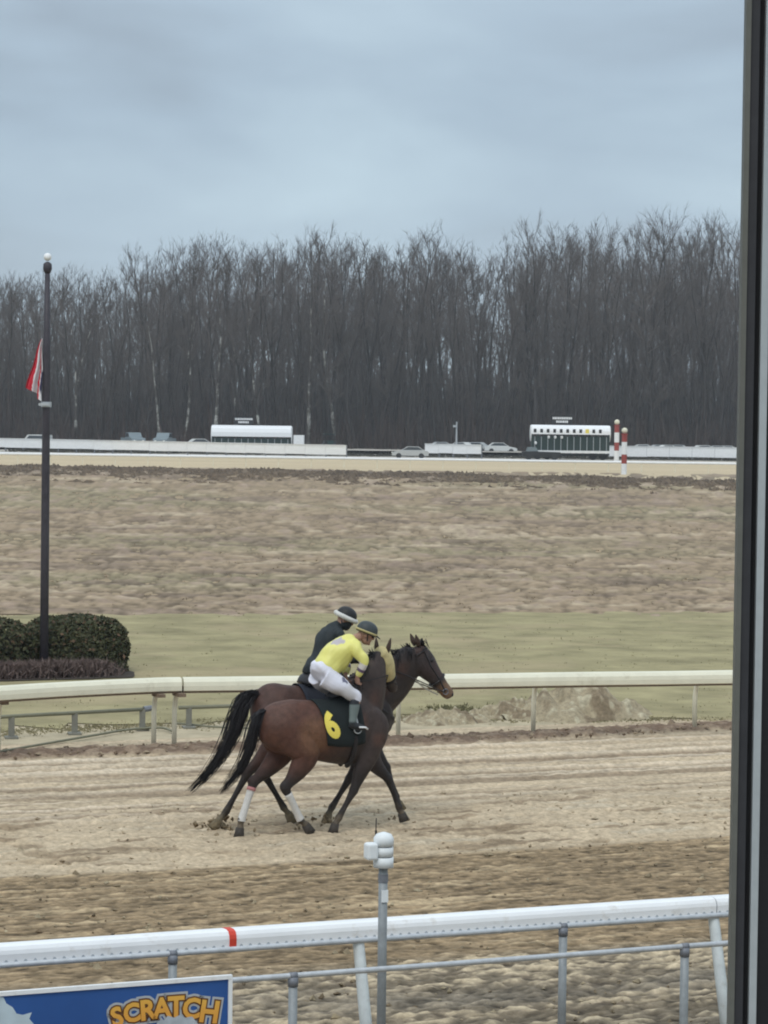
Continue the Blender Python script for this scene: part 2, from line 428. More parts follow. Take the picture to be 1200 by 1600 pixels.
# sandy strip behind the inner rail, then turf course, dry infield, far track
sheet('sand_apron', [uvz(-40, 39.6), uvz(80, 39.6), uvz(80, 44.4), uvz(-40, 44.4)], 0.0, M_apron)
def bank(name, us, vs, z0, amp, seed, cols, material, wy, wx):
    """uneven strip of ground along the stretch"""
    U, V = np.meshgrid(us, vs); sh = U.shape
    a = fnoise(sh, wy, wx, seed); b = fnoise(sh, wy * .3, wx * .3, seed + 1)
    P = U[..., None] * T + V[..., None] * N
    P[..., 2] = z0 + amp * (a * .6 + b * .4)
    C = mixc(np.zeros(sh + (3,)) + np.array(cols[0]), cols[1], sstep(-.6, .9, a + .5 * b))
    C = mixc(C, cols[2], sstep(.8, 1.7, b))
    return P, C, V
turf_pts = [gr(-700, 966), gr(1900, 952), gr(1900, 1108), gr(1300, 1124), gr(900, 1123), gr(640, 1119), gr(330, 1126), gr(0, 1142), gr(-700, 1200)]
def jag(poly, amp, step, seed):
    r = np.random.default_rng(seed); out = []
    for i in range(len(poly)):
        a, b = np.array(poly[i]), np.array(poly[(i + 1) % len(poly)]); L = np.linalg.norm(b - a); n = max(1, int(L / step)); d = nrm(b - a); q = np.array((-d[1], d[0], 0))
        for j in range(n): out.append(a + (b - a) * j / n + q * r.normal(0, amp))
    return out
sheet('turf_course', jag(turf_pts, .32, .45, 3), .014, M_turf)
sheet('infield', [(-600, 60), (600, 60), (600, 262), (-600, 262)], -.02, M_infield)
sheet('far_track', jag([gr(-900, 737), gr(40, 727.5), gr(640, 737), gr(1150, 752), gr(1900, 775), atY(1900, 700, 345), atY(-900, 700, 345)], .5, 6, 5), 0.0, M_fartrack)
sheet('far_lot', [(-700, 345), (700, 345), (700, 420), (-700, 420)], 0.006, M_gravel)

# ---- tufts of dry grass and weeds (stuff)
def blades(name, pos, hgt, wid, cols, per, label, lean=.5, seed=1, material=M_tuft):
    r = np.random.default_rng(seed); k = len(pos) * per
    base = np.repeat(pos, per, 0) + np.c_[r.normal(0, 1, (k, 2)) * np.repeat(wid, per)[:, None] * 1.1, np.zeros(k)]
    h = np.repeat(hgt, per) * r.uniform(.5, 1.15, k); w = np.repeat(wid, per) * r.uniform(.3, .8, k)
    a = r.uniform(0, math.pi, k); d = np.c_[np.cos(a), np.sin(a), np.zeros(k)] * w[:, None]
    top = base + np.c_[r.normal(0, lean, (k, 2)) * h[:, None], h]
    V = np.stack([base - d, base + d, top], 1); V[:, :2, 2] -= .02
    C = np.repeat(cols, per, 0) * r.uniform(.8, 1.2, (k, 1))
    o = link(name, tri_object(name, V, C, material)); tag(o, label, None, None, 'stuff')
    return o
def scatter(y0, y1, n, seed, half=None, bias=1.0):
    r = np.random.default_rng(seed); y = 1 / (1 / y0 + (1 / y1 - 1 / y0) * r.random(n) ** bias)      # even in the picture's height, hence sparser far off
    x = (r.random(n) * 2 - 1) * (y * .145 + 4)
    return np.c_[x, y, np.zeros(n)]
def build_infield():
    m_, n_ = 330, 430
    y = 1 / np.linspace(1 / 69.0, 1 / 262.0, m_); a = np.linspace(-1, 1, n_)
    Y = np.repeat(y[:, None], n_, 1); Xx = a[None, :] * (Y * .165 + 5); sh = Y.shape
    s1 = fnoise(sh, 1.8, 4.5, 91); s2 = fnoise(sh, 2.6, 16, 92); fi = fnoise(sh, 1.5, .6, 93); br = fnoise(sh, 11, 70, 94); s3 = fnoise(sh, 2.6, 1.5, 95)
    band = np.sin(Y * .235 + .02 * Xx + .5 * br)
    C = np.zeros(sh + (3,)) + np.array((.292, .222, .150))
    C = mixc(C, (.255, .215, .135), sstep(.0, 1.4, br) * .8)
    C = mixc(C, (.215, .163, .12), sstep(.35, 1.5, .8 * s2 + .5 * s1 + .5 * band) * .8)
    C = mixc(C, (.40, .32, .225), sstep(.5, 1.7, -.5 * s2 + .7 * s1 + .5 * s3 - .3 * band) * .8)
    C = mixc(C, (.17, .125, .10), sstep(1.0, 2.0, s3 + .5 * fi) * .6)
    C = C * np.clip(1 + .15 * fi + .15 * s3, .55, 1.6)[..., None]
    edge = sstep(226, 236, Y + .04 * Xx + 3 * s1) * (1 - sstep(256, 262, Y))
    C = mixc(C, (.19, .15, .118), edge * (.45 + .35 * sstep(-.5, 1, s2)))
    P = np.stack([Xx, Y, .012 + (.012 * fi + .016 * s3 + .008 * s1) * (.4 + Y / 200)], -1)
    P[..., 2] = np.where(Y < 74, P[..., 2] * (Y - 69) / 5 * .6 + .0, P[..., 2])
    P = P[:, ::1]
    return grid_object('infield_grass', P, C, mat('infield_stubble', (1, 1, 1), .95, .14, .9, stretch=(.3, 1, 1), spec=.04, attr=True, bump=.3, bscale=6))
build_infield()
p = scatter(72, 200, 1800, 11)
r = np.random.default_rng(12)
c = mixc(np.tile((.33, .26, .17), (len(p), 1)), (.26, .20, .14), r.random(len(p)))
blades('dry_grass', p, r.gamma(3, .008, len(p)) + .01, r.uniform(.04, .10, len(p)) * (p[:, 1] / 100) ** .6, c, 3, 'tufts of dry brown grass standing on the infield', .5, 13)
p = scatter(46, 71, 2500, 21); 
r = np.random.default_rng(22)
blades('short_turf', p, r.uniform(.02, .05, len(p)), r.uniform(.02, .06, len(p)), mixc(np.tile((.30, .275, .16), (len(p), 1)), (.25, .225, .125), r.random(len(p))), 3, 'short olive winter grass on the turf course', .6, 23)
eb = [gr(x, y) for x, y in ((1900, 1108), (1300, 1124), (900, 1123), (640, 1119), (330, 1126), (0, 1142), (-300, 1165))]
r = np.random.default_rng(25); tt_ = r.random(2600) * (len(eb) - 1); k0 = tt_.astype(int); fr_ = (tt_ - k0)[:, None]; eb = np.array(eb)
p = eb[k0] * (1 - fr_) + eb[np.minimum(k0 + 1, len(eb) - 1)] * fr_ - N * np.abs(r.normal(0, .45, (2600, 1))) + N * .15 + np.c_[r.normal(0, .3, (2600, 1)), np.zeros((2600, 2))]; p[:, 2] = 0
blades('edge_grass', p, r.uniform(.015, .045, 2600), r.uniform(.03, .09, 2600), mixc(np.tile((.32, .285, .175), (2600, 1)), (.26, .225, .13), r.random(2600)), 4, 'thin grass creeping over the edge of the sandy strip', .8, 26)
# weedy strip before the far track
n = 3200; r = np.random.default_rng(31)
x = (r.random(n) * 2 - 1) * 48; yb = np.interp(x, [-40, 0, 36], [258, 246, 227]); y = yb - np.abs(r.normal(0, 11, n)) * np.where(r.random(n) < .6, .7, 1.6) + 1
p = np.c_[x, y, np.zeros(n)]
clump = .5 + .5 * np.sin(x * .9 + 2 * np.sin(x * .23)) 
blades('weed_strip', p, r.uniform(.08, .30, n) * (.5 + .9 * clump), r.uniform(.3, .9, n), mixc(np.tile((.23, .18, .14), (n, 1)), (.31, .245, .18), r.random(n)), 7, 'dark brown dead weeds along the near edge of the far track', .35, 33)

# ================================================================== THE WOOD
def frusta(S, k):
    """S rows: p0(3) p1(3) r0 r1 -> vertices (n,2k,3), faces"""
    S = np.asarray(S, float); n = len(S); d = S[:, 3:6] - S[:, :3]; L = np.linalg.norm(d, axis=1, keepdims=True) + 1e-9; d = d / L
    ref = np.where(np.abs(d[:, 2:3]) < .9, np.array([[0, 0, 1.0]]), np.array([[1.0, 0, 0]]))
    a = np.cross(d, ref); a /= np.linalg.norm(a, axis=1, keepdims=True); b = np.cross(d, a)
    ang = np.linspace(0, 2 * math.pi, k, endpoint=False)
    ring = a[:, None, :] * np.cos(ang)[None, :, None] + b[:, None, :] * np.sin(ang)[None, :, None]
    V = np.concatenate([S[:, None, :3] + ring * S[:, 6][:, None, None], S[:, None, 3:6] + ring * S[:, 7][:, None, None]], 1)
    q = np.array([(j, (j + 1) % k, k + (j + 1) % k, k + j) for j in range(k)])
    Fq = (q[None] + (np.arange(n) * 2 * k)[:, None, None]).reshape(-1, 4)
    return V.reshape(-1, 3), Fq
def quad_mesh(name, V, Fq, material, smooth=False):
    me = bpy.data.meshes.new(name)
    me.vertices.add(len(V)); me.vertices.foreach_set('co', np.asarray(V, np.float32).ravel())
    me.loops.add(Fq.size); me.loops.foreach_set('vertex_index', Fq.astype(np.int32).ravel())
    me.polygons.add(len(Fq)); me.polygons.foreach_set('loop_start', np.arange(0, Fq.size, 4, dtype=np.int32)); me.polygons.foreach_set('loop_total', np.full(len(Fq), 4, np.int32))
    me.update(calc_edges=True); me.materials.append(material)
    if smooth: me.polygons.foreach_set('use_smooth', [True] * len(Fq))
    return me
def grow(seed, H, low=.3, spread=1.0, fork=False):
    """trunk and crown segments of a forest-grown leafless tree of height H"""
    r = random.Random(seed); trunk = []; crown = []
    n = 9; R0 = r.uniform(.2, .36)
    def wander(p, d, L, r0, r1, k, out, up=.12, w=.1):
        pts = [p]; d = np.array(d, float)
        for i in range(k):
            d = nrm(d + np.array((r.gauss(0, w), r.gauss(0, w), up * r.random())))
            q = pts[-1] + d * L / k; a = r0 + (r1 - r0) * i / k; b = r0 + (r1 - r0) * (i + 1) / k
            out.append((*pts[-1], *q, a, b)); pts.append(q)
        return pts
    stems = []
    base = np.array((0, 0, -.3))
    if fork:
        pts = wander(base, (r.gauss(0, .03), 0, 1), H * .42, R0, R0 * .75, 4, trunk, .05, .03)
        for s in (-1, 1): stems.append((wander(pts[-1], (s * r.uniform(.15, .32), r.gauss(0, .15), 1), H * .57, R0 * .55, .03, 7, trunk, .1, .06), .42))
    else:
        stems.append((wander(base, (r.gauss(0, .03), r.gauss(0, .03), 1), H, R0, .03, n, trunk, .08, .06), 0.0))
    for pts, start in stems:
        m = len(pts) - 1
        for j in range(r.randint(26, 34) if not fork else r.randint(15, 19)):
            f = 1 - (1 - low) * r.random() ** .8 if start == 0 else r.random() * .97
            f = min(f, .985); i = min(int(f * m), m - 1); p = pts[i] + (pts[i + 1] - pts[i]) * (f * m - i)
            a = r.uniform(0, 2 * math.pi); el = r.uniform(.35, 1.15) + .25 * f
            h = (p[2]) / H
            L = (1.3 + 4.6 * math.sin(math.pi * min(1, max(0, (h - low * .7) / (1.12 - low * .7)))) ** .8 * r.uniform(.5, 1.05)) * spread * (.65 if fork else 1)
            L = min(L, (H * 1.03 - p[2]) * 1.15 + .5)
            d = (math.cos(a) * math.cos(el), math.sin(a) * math.cos(el), math.sin(el))
            bp = wander(p, d, L, .022 + .009 * L, .014, 3, crown, .28, .14)
            for k in range(r.randint(4, 6)):
                t = r.uniform(.25, 1); ii = min(int(t * 3), 2); q = bp[ii] + (bp[ii + 1] - bp[ii]) * (t * 3 - ii)
                dd = nrm(np.array(d) + np.array((r.gauss(0, .55), r.gauss(0, .55), r.uniform(.0, .8))))
                sp = wander(q, dd, L * r.uniform(.25, .5), .017, .012, 2, crown, .3, .18)
                for w_ in range(r.randint(4, 7)):
                    qq = sp[1] + (sp[2] - sp[1]) * r.random() if r.random() < .6 else sp[0] + (sp[1] - sp[0]) * r.random()
                    d3 = nrm(dd + np.array((r.gauss(0, .6), r.gauss(0, .6), r.uniform(0, .9))))
                    e_ = qq + d3 * r.uniform(.5, 1.3); crown.append((*qq, *e_, .014, .007))
    return np.array(trunk), np.array(crown)
TREEV = []
for i in range(12):
    tr, cr = grow(100 + i, 27.0, low=(.22, .34, .28, .4)[i % 4] if i < 9 else .04, spread=(1.0, .8, 1.15)[i % 3], fork=(i % 4 == 3))
    Vt, Ft = frusta(tr, 7); Vc, Fc = frusta(cr, 3)
    TREEV.append((quad_mesh('trunk', Vt, Ft, M_bark, True), quad_mesh('crown', Vc, Fc, M_twig), tr, cr))
def skyline(px):      # height of the tree tops above the horizon, in sighted pixels
    return np.interp(px, [-300, 0, 60, 170, 240, 330, 400, 480, 530, 580, 680, 770, 790, 850, 880, 930, 1000, 1090, 1150, 1500],
                     [205, 202, 209, 218, 234, 257, 263, 268, 271, 262, 268, 264, 278, 296, 304, 292, 294, 302, 302, 300])
rt = random.Random(5)
LBL_TREE = 'bare grey trunked tree with fine upright twigs in the far wood'
def plant_tree(px, Y, hk, vi, mats=None, label=LBL_TREE, group='bare trees of the far wood', name='bare_tree'):
    hz = 651.7 + (px - 600) * .0131
    x = (px - 600) / F_PX * Y
    Ht = (skyline(px) * Y / F_PX + CAM_H) * hk
    s = Ht / 27.0
    e_ = empty(name, (x, Y, 0), rt.uniform(0, 6.28), label, 'tree', group)
    w = s * rt.uniform(.85, 1.15)
    e_.scale = (w, w, s)
    for nm, me in (('trunk', TREEV[vi][0]), ('crown', TREEV[vi][1])):
        o = link(nm, me, e_)
        if mats:
            o.material_slots[0].link = 'OBJECT'; o.material_slots[0].material = mats[0 if nm == 'trunk' else 1]
    return e_
k_ = 0
for row, (Y, nrow) in enumerate(((398, 62), (408, 60), (420, 56), (434, 52), (450, 48))):
    for j in range(nrow):
        px = -90 + (1330) * (j + rt.uniform(.1, .9)) / nrow
        plant_tree(px, Y + rt.uniform(-5, 5), (rt.choice((.74, .82, .86, .9, .93, .96, 1.0)) if row < 4 else rt.uniform(.85, 1.0)) * (rt.uniform(.4, .8) if j % 2 == 0 and row < 4 else 1), (9 + rt.randrange(3)) if j % 2 == 0 and row < 4 else rt.randrange(9)); k_ += 1
# pale sycamores among them
for px, Y, hk, vi in ((118, 392, .80, 3), (250, 390, .72, 1), (288, 391, .78, 7), (334, 390, .86, 5), (368, 392, .66, 2), (408, 391, .88, 0), (480, 393, .90, 4), (522, 393, .85, 6)):
    plant_tree(px, Y, hk, vi, (M_pale, M_twig), 'leafless tree with patchy white bark among dark trunks in the wood', 'pale barked trees of the far wood', 'pale_tree')
# the depth of the wood, one mass
Vs, Fs_, off = [], [], 0
for i in range(620):
    Y = rt.uniform(455, 600); px = rt.uniform(-130, 1330); x = (px - 600) / F_PX * Y
    Ht = (skyline(px) * Y / F_PX + CAM_H) * rt.choice((.7, .8, .88, .94)); s = Ht / 27
    _, _, tr, cr = TREEV[rt.randrange(12)]
    pick = cr[np.array(sorted(rt.sample(range(len(cr)), min(260, len(cr)))))]
    S = np.vstack([tr, pick]).copy(); a = rt.uniform(0, 6.28); c_, s_ = math.cos(a), math.sin(a)
    for o_ in (0, 3):
        X, Yy = S[:, o_].copy(), S[:, o_ + 1].copy(); S[:, o_] = (X * c_ - Yy * s_) * s + x; S[:, o_ + 1] = (X * s_ + Yy * c_) * s + Y; S[:, o_ + 2] *= s
    S[len(tr):, 6:] *= 2.2
    V, Fq = frusta(S, 3); Vs.append(V); Fs_.append(Fq + off); off += len(V)
o = link('far_woods', quad_mesh('far_woods', np.vstack(Vs), np.vstack(Fs_), M_twig)); tag(o, 'deep mass of bare grey trees behind the wood edge', None, None, 'stuff')
# saplings and brush under the trees
n = 5200; r = np.random.default_rng(44)
Y = r.uniform(388, 470, n); x = (r.uniform(-120, 1320, n) - 600) / F_PX * Y
p = np.c_[x, Y, np.zeros(n)]
n2 = 7000; Y2 = r.uniform(440, 600, n2); p2 = np.c_[(r.uniform(-130, 1330, n2) - 600) / F_PX * Y2, Y2, np.zeros(n2)]
blades('deep_brush', p2, np.minimum(r.gamma(4, 2.2, n2) + 2, 15), r.uniform(.2, .6, n2), mixc(np.tile((.10, .088, .082), (n2, 1)), (.08, .072, .069), r.random(n2)), 4, 'thin grey saplings filling the depth of the wood', .10, 47)
blades('undergrowth', p, r.gamma(3, 1.15, n) * .95 + .6, r.uniform(.35, .9, n) * .5, mixc(np.tile((.105, .076, .066), (n, 1)), (.085, .072, .066), r.random(n)), 6, 'brown brush and saplings at the foot of the wood', .16, 45)

# ================================================================== FAR SIDE OF THE TRACK
def profile_sweep(path, prof, mb, col=None):
    """sweep a closed (lateral, up) profile along a path on the ground; lateral is to the right of travel"""
    P = np.asarray(path, float); t = np.gradient(P, axis=0); t[:, 2] = 0
    prof = np.asarray(prof, float); n = len(prof); V = []; Fs = []
    for i in range(len(P)):
        tt = nrm(t[i]); sd_ = np.array((tt[1], -tt[0], 0)); V.append(P[i] + prof[:, :1] * sd_ + prof[:, 1:] * np.array((0, 0, 1.0)))
    V = np.vstack(V); m = len(P)
    for i in range(m - 1):
        for j in range(n): Fs.append((i*n+j, i*n+(j+1) % n, (i+1)*n+(j+1) % n, (i+1)*n+j))
    Fs += [tuple(range(n))[::-1], tuple((m-1)*n + j for j in range(n))]
    return mb.add(V, Fs, col)
# inner rail of the back stretch
e_ = empty('far_rail', (0, 300, 0), 0, 'thin white rail running the whole width along the far track', 'rail')
ra = np.array([atY(-250, 700, 274), atY(600, 700, 271), atY(1500, 700, 268)]); ra[:, 2] = 0
ra = ra - np.array((0, 300, 0))
oct_ = [(.13 * math.cos(a), .13 * math.sin(a) + .93) for a in np.linspace(0, 2 * math.pi, 8, endpoint=False)]
m = MB(); profile_sweep(catmull(ra, 10), oct_, m); m.build('rail_cover', M_white, e_, True)
m = MB(); m.box((0, 0, .42), (.07, .07, .84)); me = m.mesh('post', M_cream)
for i in range(34):
    t_ = (i + .5) / 34; q = ra[0] * (1 - t_) + ra[2] * t_
    link('post', me, e_).location = tuple(q + np.array((0, .05, 0)))
# white board barriers of the chute
def barrier(px0, px1, Y0, Y1, z0, z1, seg, label):
    a, b = atY(px0, 700, Y0), atY(px1, 700, Y1); a[2] = b[2] = 0
    e_ = empty('board_barrier', a, math.atan2(b[1] - a[1], b[0] - a[0]), label, 'barrier', 'white board barriers beyond the far track')
    L = np.linalg.norm(b - a); k = max(1, round(L / seg)); w = L / k
    m1 = MB().box((w / 2, 0, (z0 + z1) / 2), (w - .03, .05, z1 - z0)).mesh('panel', M_white); m2 = MB().box((0, .09, z1 / 2), (.12, .12, z1)).mesh('post', M_galvd)
    m3 = MB().box((w / 2, -.04, z1 + .03), (w, .16, .06)).mesh('cap_rail', M_white)
    for i in range(k):
        o1 = link('panel', m1, e_); o1.location = (i * w, 0, rt.uniform(-.03, .03)); link('post', m2, e_).location = (i * w, 0, 0); link('cap_rail', m3, e_).location = (i * w, 0, 0)
    link('post', m2, e_).location = (L, 0, 0)
barrier(-150, 541, 366, 326, .5, 1.62, 3.0, 'long white board barrier left of the pale car, dark gap beneath')
barrier(664, 752, 352, 346, .55, 1.68, 2.6, 'short white board barrier right behind the pale car')
barrier(940, 1260, 356, 352, .4, 1.68, 3.0, 'white board barrier running right from the numbered starting gate')
# dark blades filling the gaps below the barriers
p = np.c_[rt.uniform(0, 1) + np.linspace(-48, 52, 900), 352 + 10 * r.random(900), np.zeros(900)]
blades('gap_blades', p, r.uniform(.2, .5, 900), r.uniform(.2, .5, 900), np.tile((.085, .08, .065), (900, 1)), 5, 'dark blades under the white barriers', .3, 46)

def wheel(mb, c, R, w, axis='y'):
    P = np.array([np.array(c) + np.array((0, s * w / 2, 0)) for s in (-1, 1)])
    mb.loft(P, [np.array((0, 0, 1.0))] * 2, [np.array((1.0, 0, 0))] * 2, [R] * 2, [R] * 2, 14)
def car(loc, rz, paint, label, group, kind='sedan', name='parked_car', lights=True):
    e_ = empty(name, loc, rz, label, 'pickup' if kind == 'pickup' else ('van' if kind == 'van' else 'car'), group)
    L, W = (4.5, 1.75) if kind != 'pickup' else (5.3, 1.95)
    if kind == 'sedan':
        body = [(-2.25, .35), (-2.25, .8), (-2.05, .93), (-1.35, .97), (1.0, .95), (1.9, .82), (2.22, .65), (2.25, .35)]
        cab = [(-1.75, .95), (-1.05, 1.45), (.35, 1.47), (1.15, .95)]
    elif kind == 'van':
        body = [(-2.3, .35), (-2.3, 1.1), (1.4, 1.1), (2.15, .95), (2.3, .7), (2.3, .35)]
        cab = [(-2.28, 1.1), (-2.2, 2.05), (.75, 2.05), (1.45, 1.1)]
    else:
        body = [(-2.65, .5), (-2.65, 1.1), (-.75, 1.12), (1.2, 1.15), (2.45, 1.05), (2.65, .85), (2.65, .5)]
        cab = [(-.8, 1.1), (-.65, 1.8), (.65, 1.82), (1.3, 1.12)]
    X, Yv, Z = np.array((1., 0, 0)), np.array((0, 1., 0)), np.array((0, 0, 1.))
    m = MB(); m.prism(body, (0, -W / 2, 0), (0, W / 2, 0), X, Z); m.build('body', paint, e_)
    m = MB(); m.prism(cab, (0, -W / 2 + .1, 0), (0, W / 2 - .1, 0), X, Z); m.build('cabin', paint, e_)
    cx = np.mean([c[0] for c in cab]); cz = np.mean([c[1] for c in cab])
    g_ = [((x - cx) * .84 + cx, (z - cz) * .7 + cz + .02) for x, z in cab]
    m = MB()
    m.prism(g_, (0, -W / 2 + .09, 0), (0, W / 2 - .09, 0), X, Z); m.build('side_window', M_glass, e_)
    me = MB(); wheel(me, (0, 0, 0), .33, .2); me = me.mesh('wheel', M_dark)
    for wx in (-L * .3, L * .31):
        for s in (-1, 1): link('wheel', me, e_).location = (wx, s * (W / 2 - .08), .33)
    if lights:
        for s in (-1, 1): m = MB(); m.ball((L / 2 - .03, s * .6, .72), (.06, .17, .1)); m.build('headlight', M_lamp, e_)
    return e_
M_glass = mat('car_glass', (.05, .06, .07), .15, .05, spec=.6)
M_lamp = mat('headlight_lens', (.85, .85, .80), .3, .03)
M_p1 = mat('silver_paint', (.45, .47, .48), .35, .05, spec=.5); M_p2 = mat('pale_paint', (.62, .63, .62), .35, .05, spec=.5)
M_p3 = mat('slate_paint', (.16, .20, .22), .4, .05, spec=.5); M_p4 = mat('dark_green_paint', (.014, .034, .031), .5, .15)
M_p5 = mat('maroon_paint', (.16, .05, .04), .5, .15)
M_pw = mat('bright_white', (.82, .83, .85), .4, .04)
q = atY(641, 700, 340); q[2] = 0
car(q, math.pi, M_p1, 'pale silver car facing left between the two white barriers', None, 'sedan', 'parked_car')
q = atY(54, 700, 372); q[2] = 0
car(q, rad(170), M_p2, 'white van at the left end of the long white barrier', None, 'van', 'parked_van')
for px, Yq, rz, pm, kd, lb in ((208, 380, rad(-68), M_p3, 'pickup', 'slate grey pickup behind the barrier, left of the other pickup'), (257, 380, rad(-100), M_p3, 'pickup', 'slate grey pickup behind the barrier, beside the white roofed gate')):
    q = atY(px, 690, Yq); q[2] = .65
    car(q, rz, pm, lb, None, kd, 'parked_pickup')
for px, pm, rz in ((314, M_p2, 20), (692, M_p1, 10), (725, M_p2, -30), (742, M_p1, 160), (782, M_p2, 5), (1008, M_p2, 0), (1026, M_p1, 185), (1043, M_p2, 30), (1056, M_p1, 170), (1102, M_p2, 12), (1118, M_p1, 175), (1138, M_p2, 8)):
    q = atY(px, 690, 384 + rt.uniform(-3, 3)); q[2] = .22
    car(q, rad(rz), pm, 'pale parked car showing its roof above the far barriers', 'pale cars parked before the wood', 'sedan', 'parked_car', False)
sheet('car_park', [(-200, 372), (200, 372), (200, 396), (-200, 396)], .5, M_gravel)

def starting_gate(px0, px1, Y, label, ztop, numbers=True, hood=1.0):
    a, b = atY(px0, 700, Y), atY(px1, 700, Y); a[2] = b[2] = 0
    L = np.linalg.norm(b - a); e_ = empty('starting_gate', a, 0, label, 'starting gate')
    zc = ztop - 1.15 * hood
    # canopy: a white curved hood
    arc = [(-.9, zc), (-.88, zc + .45), (-.7, zc + .82), (-.35, zc + 1.06), (.1, zc + 1.15), (1.6, zc + 1.05), (2.3, zc + .7), (2.5, zc), (2.42, zc), (2.2, zc + .6), (1.55, zc + .95), (.1, zc + 1.05), (-.32, zc + .96), (-.62, zc + .75), (-.8, zc + .42), (-.82, zc)]
    arc = [(y, zc + (z - zc) * hood) for y, z in arc]
    m = MB(); m.prism(arc, (0, 0, 0), (L, 0, 0), (0, 1., 0), (0, 0, 1.)); m.build('canopy', M_pw, e_)
    for x in (-.05, L + .05):
        m = MB(); m.loft(np.array([(x - .05, .8, zc + .1), (x + .05, .8, zc + .1)]), [np.array((0, 0, 1.))] * 2, [np.array((0, 1., 0))] * 2, [1.0 * hood] * 2, [1.62, 1.62], 20); m.build('canopy_end', M_pw, e_)
    k = 12; w = L / k
    mp = MB().box((0, 0, (zc + .5) / 2 + .2), (.16, 2.6, zc - .3)).mesh('stall_partition', M_p4)
    md = MB().box((0, 0, 0), (w * .42, .06, zc - 1.2)).mesh('stall_door', M_p4)
    mk = MB().box((0, 0, 0), (w * .42, .07, .46)).mesh('number_plate', M_black)
    mk2 = MB().box((0, 0, 0), (w * .55, .07, .5)).mesh('number_plate', M_yellow)
    mpad = MB().ball((0, 0, 0), (.17, .12, .2)).mesh('padding', M_white)
    for i in range(k + 1):
        link('stall_partition', mp, e_).location = (min(max(i * w, .1), L - .1), .75, 0)
    for i in range(k):
        for s in (-.25, .25): link('stall_door', md, e_).location = (w * (i + .5 + s), -.55, .95 + (zc - 1.2) / 2)
        if numbers and i < 11:
            link('number_plate', mk2 if i == 8 else mk, e_).location = (w * (i + .5), -.86, zc + .42)
        if numbers and i in (2, 3, 4, 0): link('padding', mpad, e_).location = (w * (i + .62), -.68, zc - .35 if i else zc - 1.1)
    mv = MB().box((0, 0, 0), (.07, .08, zc - 1.3)).mesh('door_edge', M_galv)
    for i in range(k): link('door_edge', mv, e_).location = (w * (i + .5), -.6, .95 + (zc - 1.2) / 2)
    m = MB(); m.box((L / 2, -.7, 1.0), (L, .18, .3)); m.build('bumper_beam', M_white, e_)
    m = MB(); m.box((L / 2, .8, .62), (L * .98, 2.2, .3)); m.build('chassis', M_black, e_)
    me = MB(); wheel(me, (0, 0, 0), .48, .35); me = me.mesh('wheel', M_dark)
    for x in (.8, 2.0, L - 2.0, L - .8): link('wheel', me, e_).location = (x, .2, .48)
    # sign board over the roof with two lines of pale lettering too small to read
    sx = L * .39
    m = MB(); m.box((sx, .6, ztop + .65), (2.7, .12, 1.15)); sb = m.build('sign_board', M_black, e_)
    m = MB()
    for zz, wd in ((.85, 2.3), (.42, 1.4)):
        x = -wd / 2
        while x < wd / 2:
            ww = rt.uniform(.14, .24); m.box((sx + x + ww / 2, .53, ztop + zz), (ww * .8, .02, .27)); x += ww + .03
    m.build('lettering', M_white, sb)
    for x in (sx - 1, sx + 1): m = MB(); m.box((x, .65, ztop), (.1, .1, .5)); m.build('sign_post', M_black, e_)
    return e_
starting_gate(830, 952, 346, 'starting gate with dark number openings along its white hood', 4.30)
starting_gate(331, 455, 384, 'starting gate with plain white hood behind the long barrier', 3.62, False, 1.35)
# tow tractor in front of the numbered gate
e_ = empty('tow_truck', [*atY(846, 700, 343)[:2], 0], 0, 'low dark tow truck under the left end of the numbered gate', 'truck')
m = MB(); m.prism([(-2.4, .4), (-2.4, 1.0), (-.6, 1.05), (-.3, 1.0), (2.3, .95), (2.4, .4)], (0, -.9, 0), (0, .9, 0), (1., 0, 0), (0, 0, 1.)); m.build('body', M_black, e_)
m = MB(); m.prism([(-1.9, 1.0), (-1.7, 1.55), (-.7, 1.55), (-.4, 1.0)], (0, -.8, 0), (0, .8, 0), (1., 0, 0), (0, 0, 1.)); m.build('cabin', M_p3, e_)
me = MB(); wheel(me, (0, 0, 0), .4, .25); me = me.mesh('wheel', M_dark)
for x in (-1.6, 1.6):
    for s in (-.85, .85): link('wheel', me, e_).location = (x, s, .4)
# green tractor, white box trailer
e_ = empty('tractor', [*atY(515, 700, 378)[:2], .5], rad(-80), 'small green tractor with roof behind the right end of the long barrier', 'tractor')
m = MB(); m.box((.5, 0, .95), (1.5, .7, .6)); m.build('bonnet', M_p4, e_)
m = MB(); m.box((-.6, 0, 2.1), (1.3, 1.5, .14)); m.build('roof', M_p4, e_)
m = MB()
for x in (-1.1, -.1):
    for s in (-.6, .6): m.box((x, s, 1.5), (.07, .07, 1.2))
m.build('cab_frame', M_black, e_)
m = MB(); m.box((-.6, 0, 1.0), (.9, .8, .5)); m.build('seat', M_black, e_)
for x, R_, s in ((-.6, .6, .75), (-.6, .6, -.75), (1., .38, .6), (1., .38, -.6)): m = MB(); wheel(m, (x, s, R_), R_, .3); m.build('wheel', M_dark, e_)
e_ = empty('box_trailer', [*atY(467, 700, 378)[:2], .5], 0, 'small white box trailer at the right end of the plain white gate', 'trailer')
m = MB(); m.box((0, 0, 1.25), (1.4, 2.6, 1.3)); m.build('box', M_white, e_)
m = MB(); m.box((0, 0, .5), (1.3, 2.8, .15)); m.build('chassis', M_black, e_)
for s in (-.65, .65): m = MB(); wheel(m, (0, 0, 0), .3, .18); o = m.build('wheel', M_dark, e_); o.rotation_euler = (0, 0, math.pi / 2); o.location = (s, 0, .3)
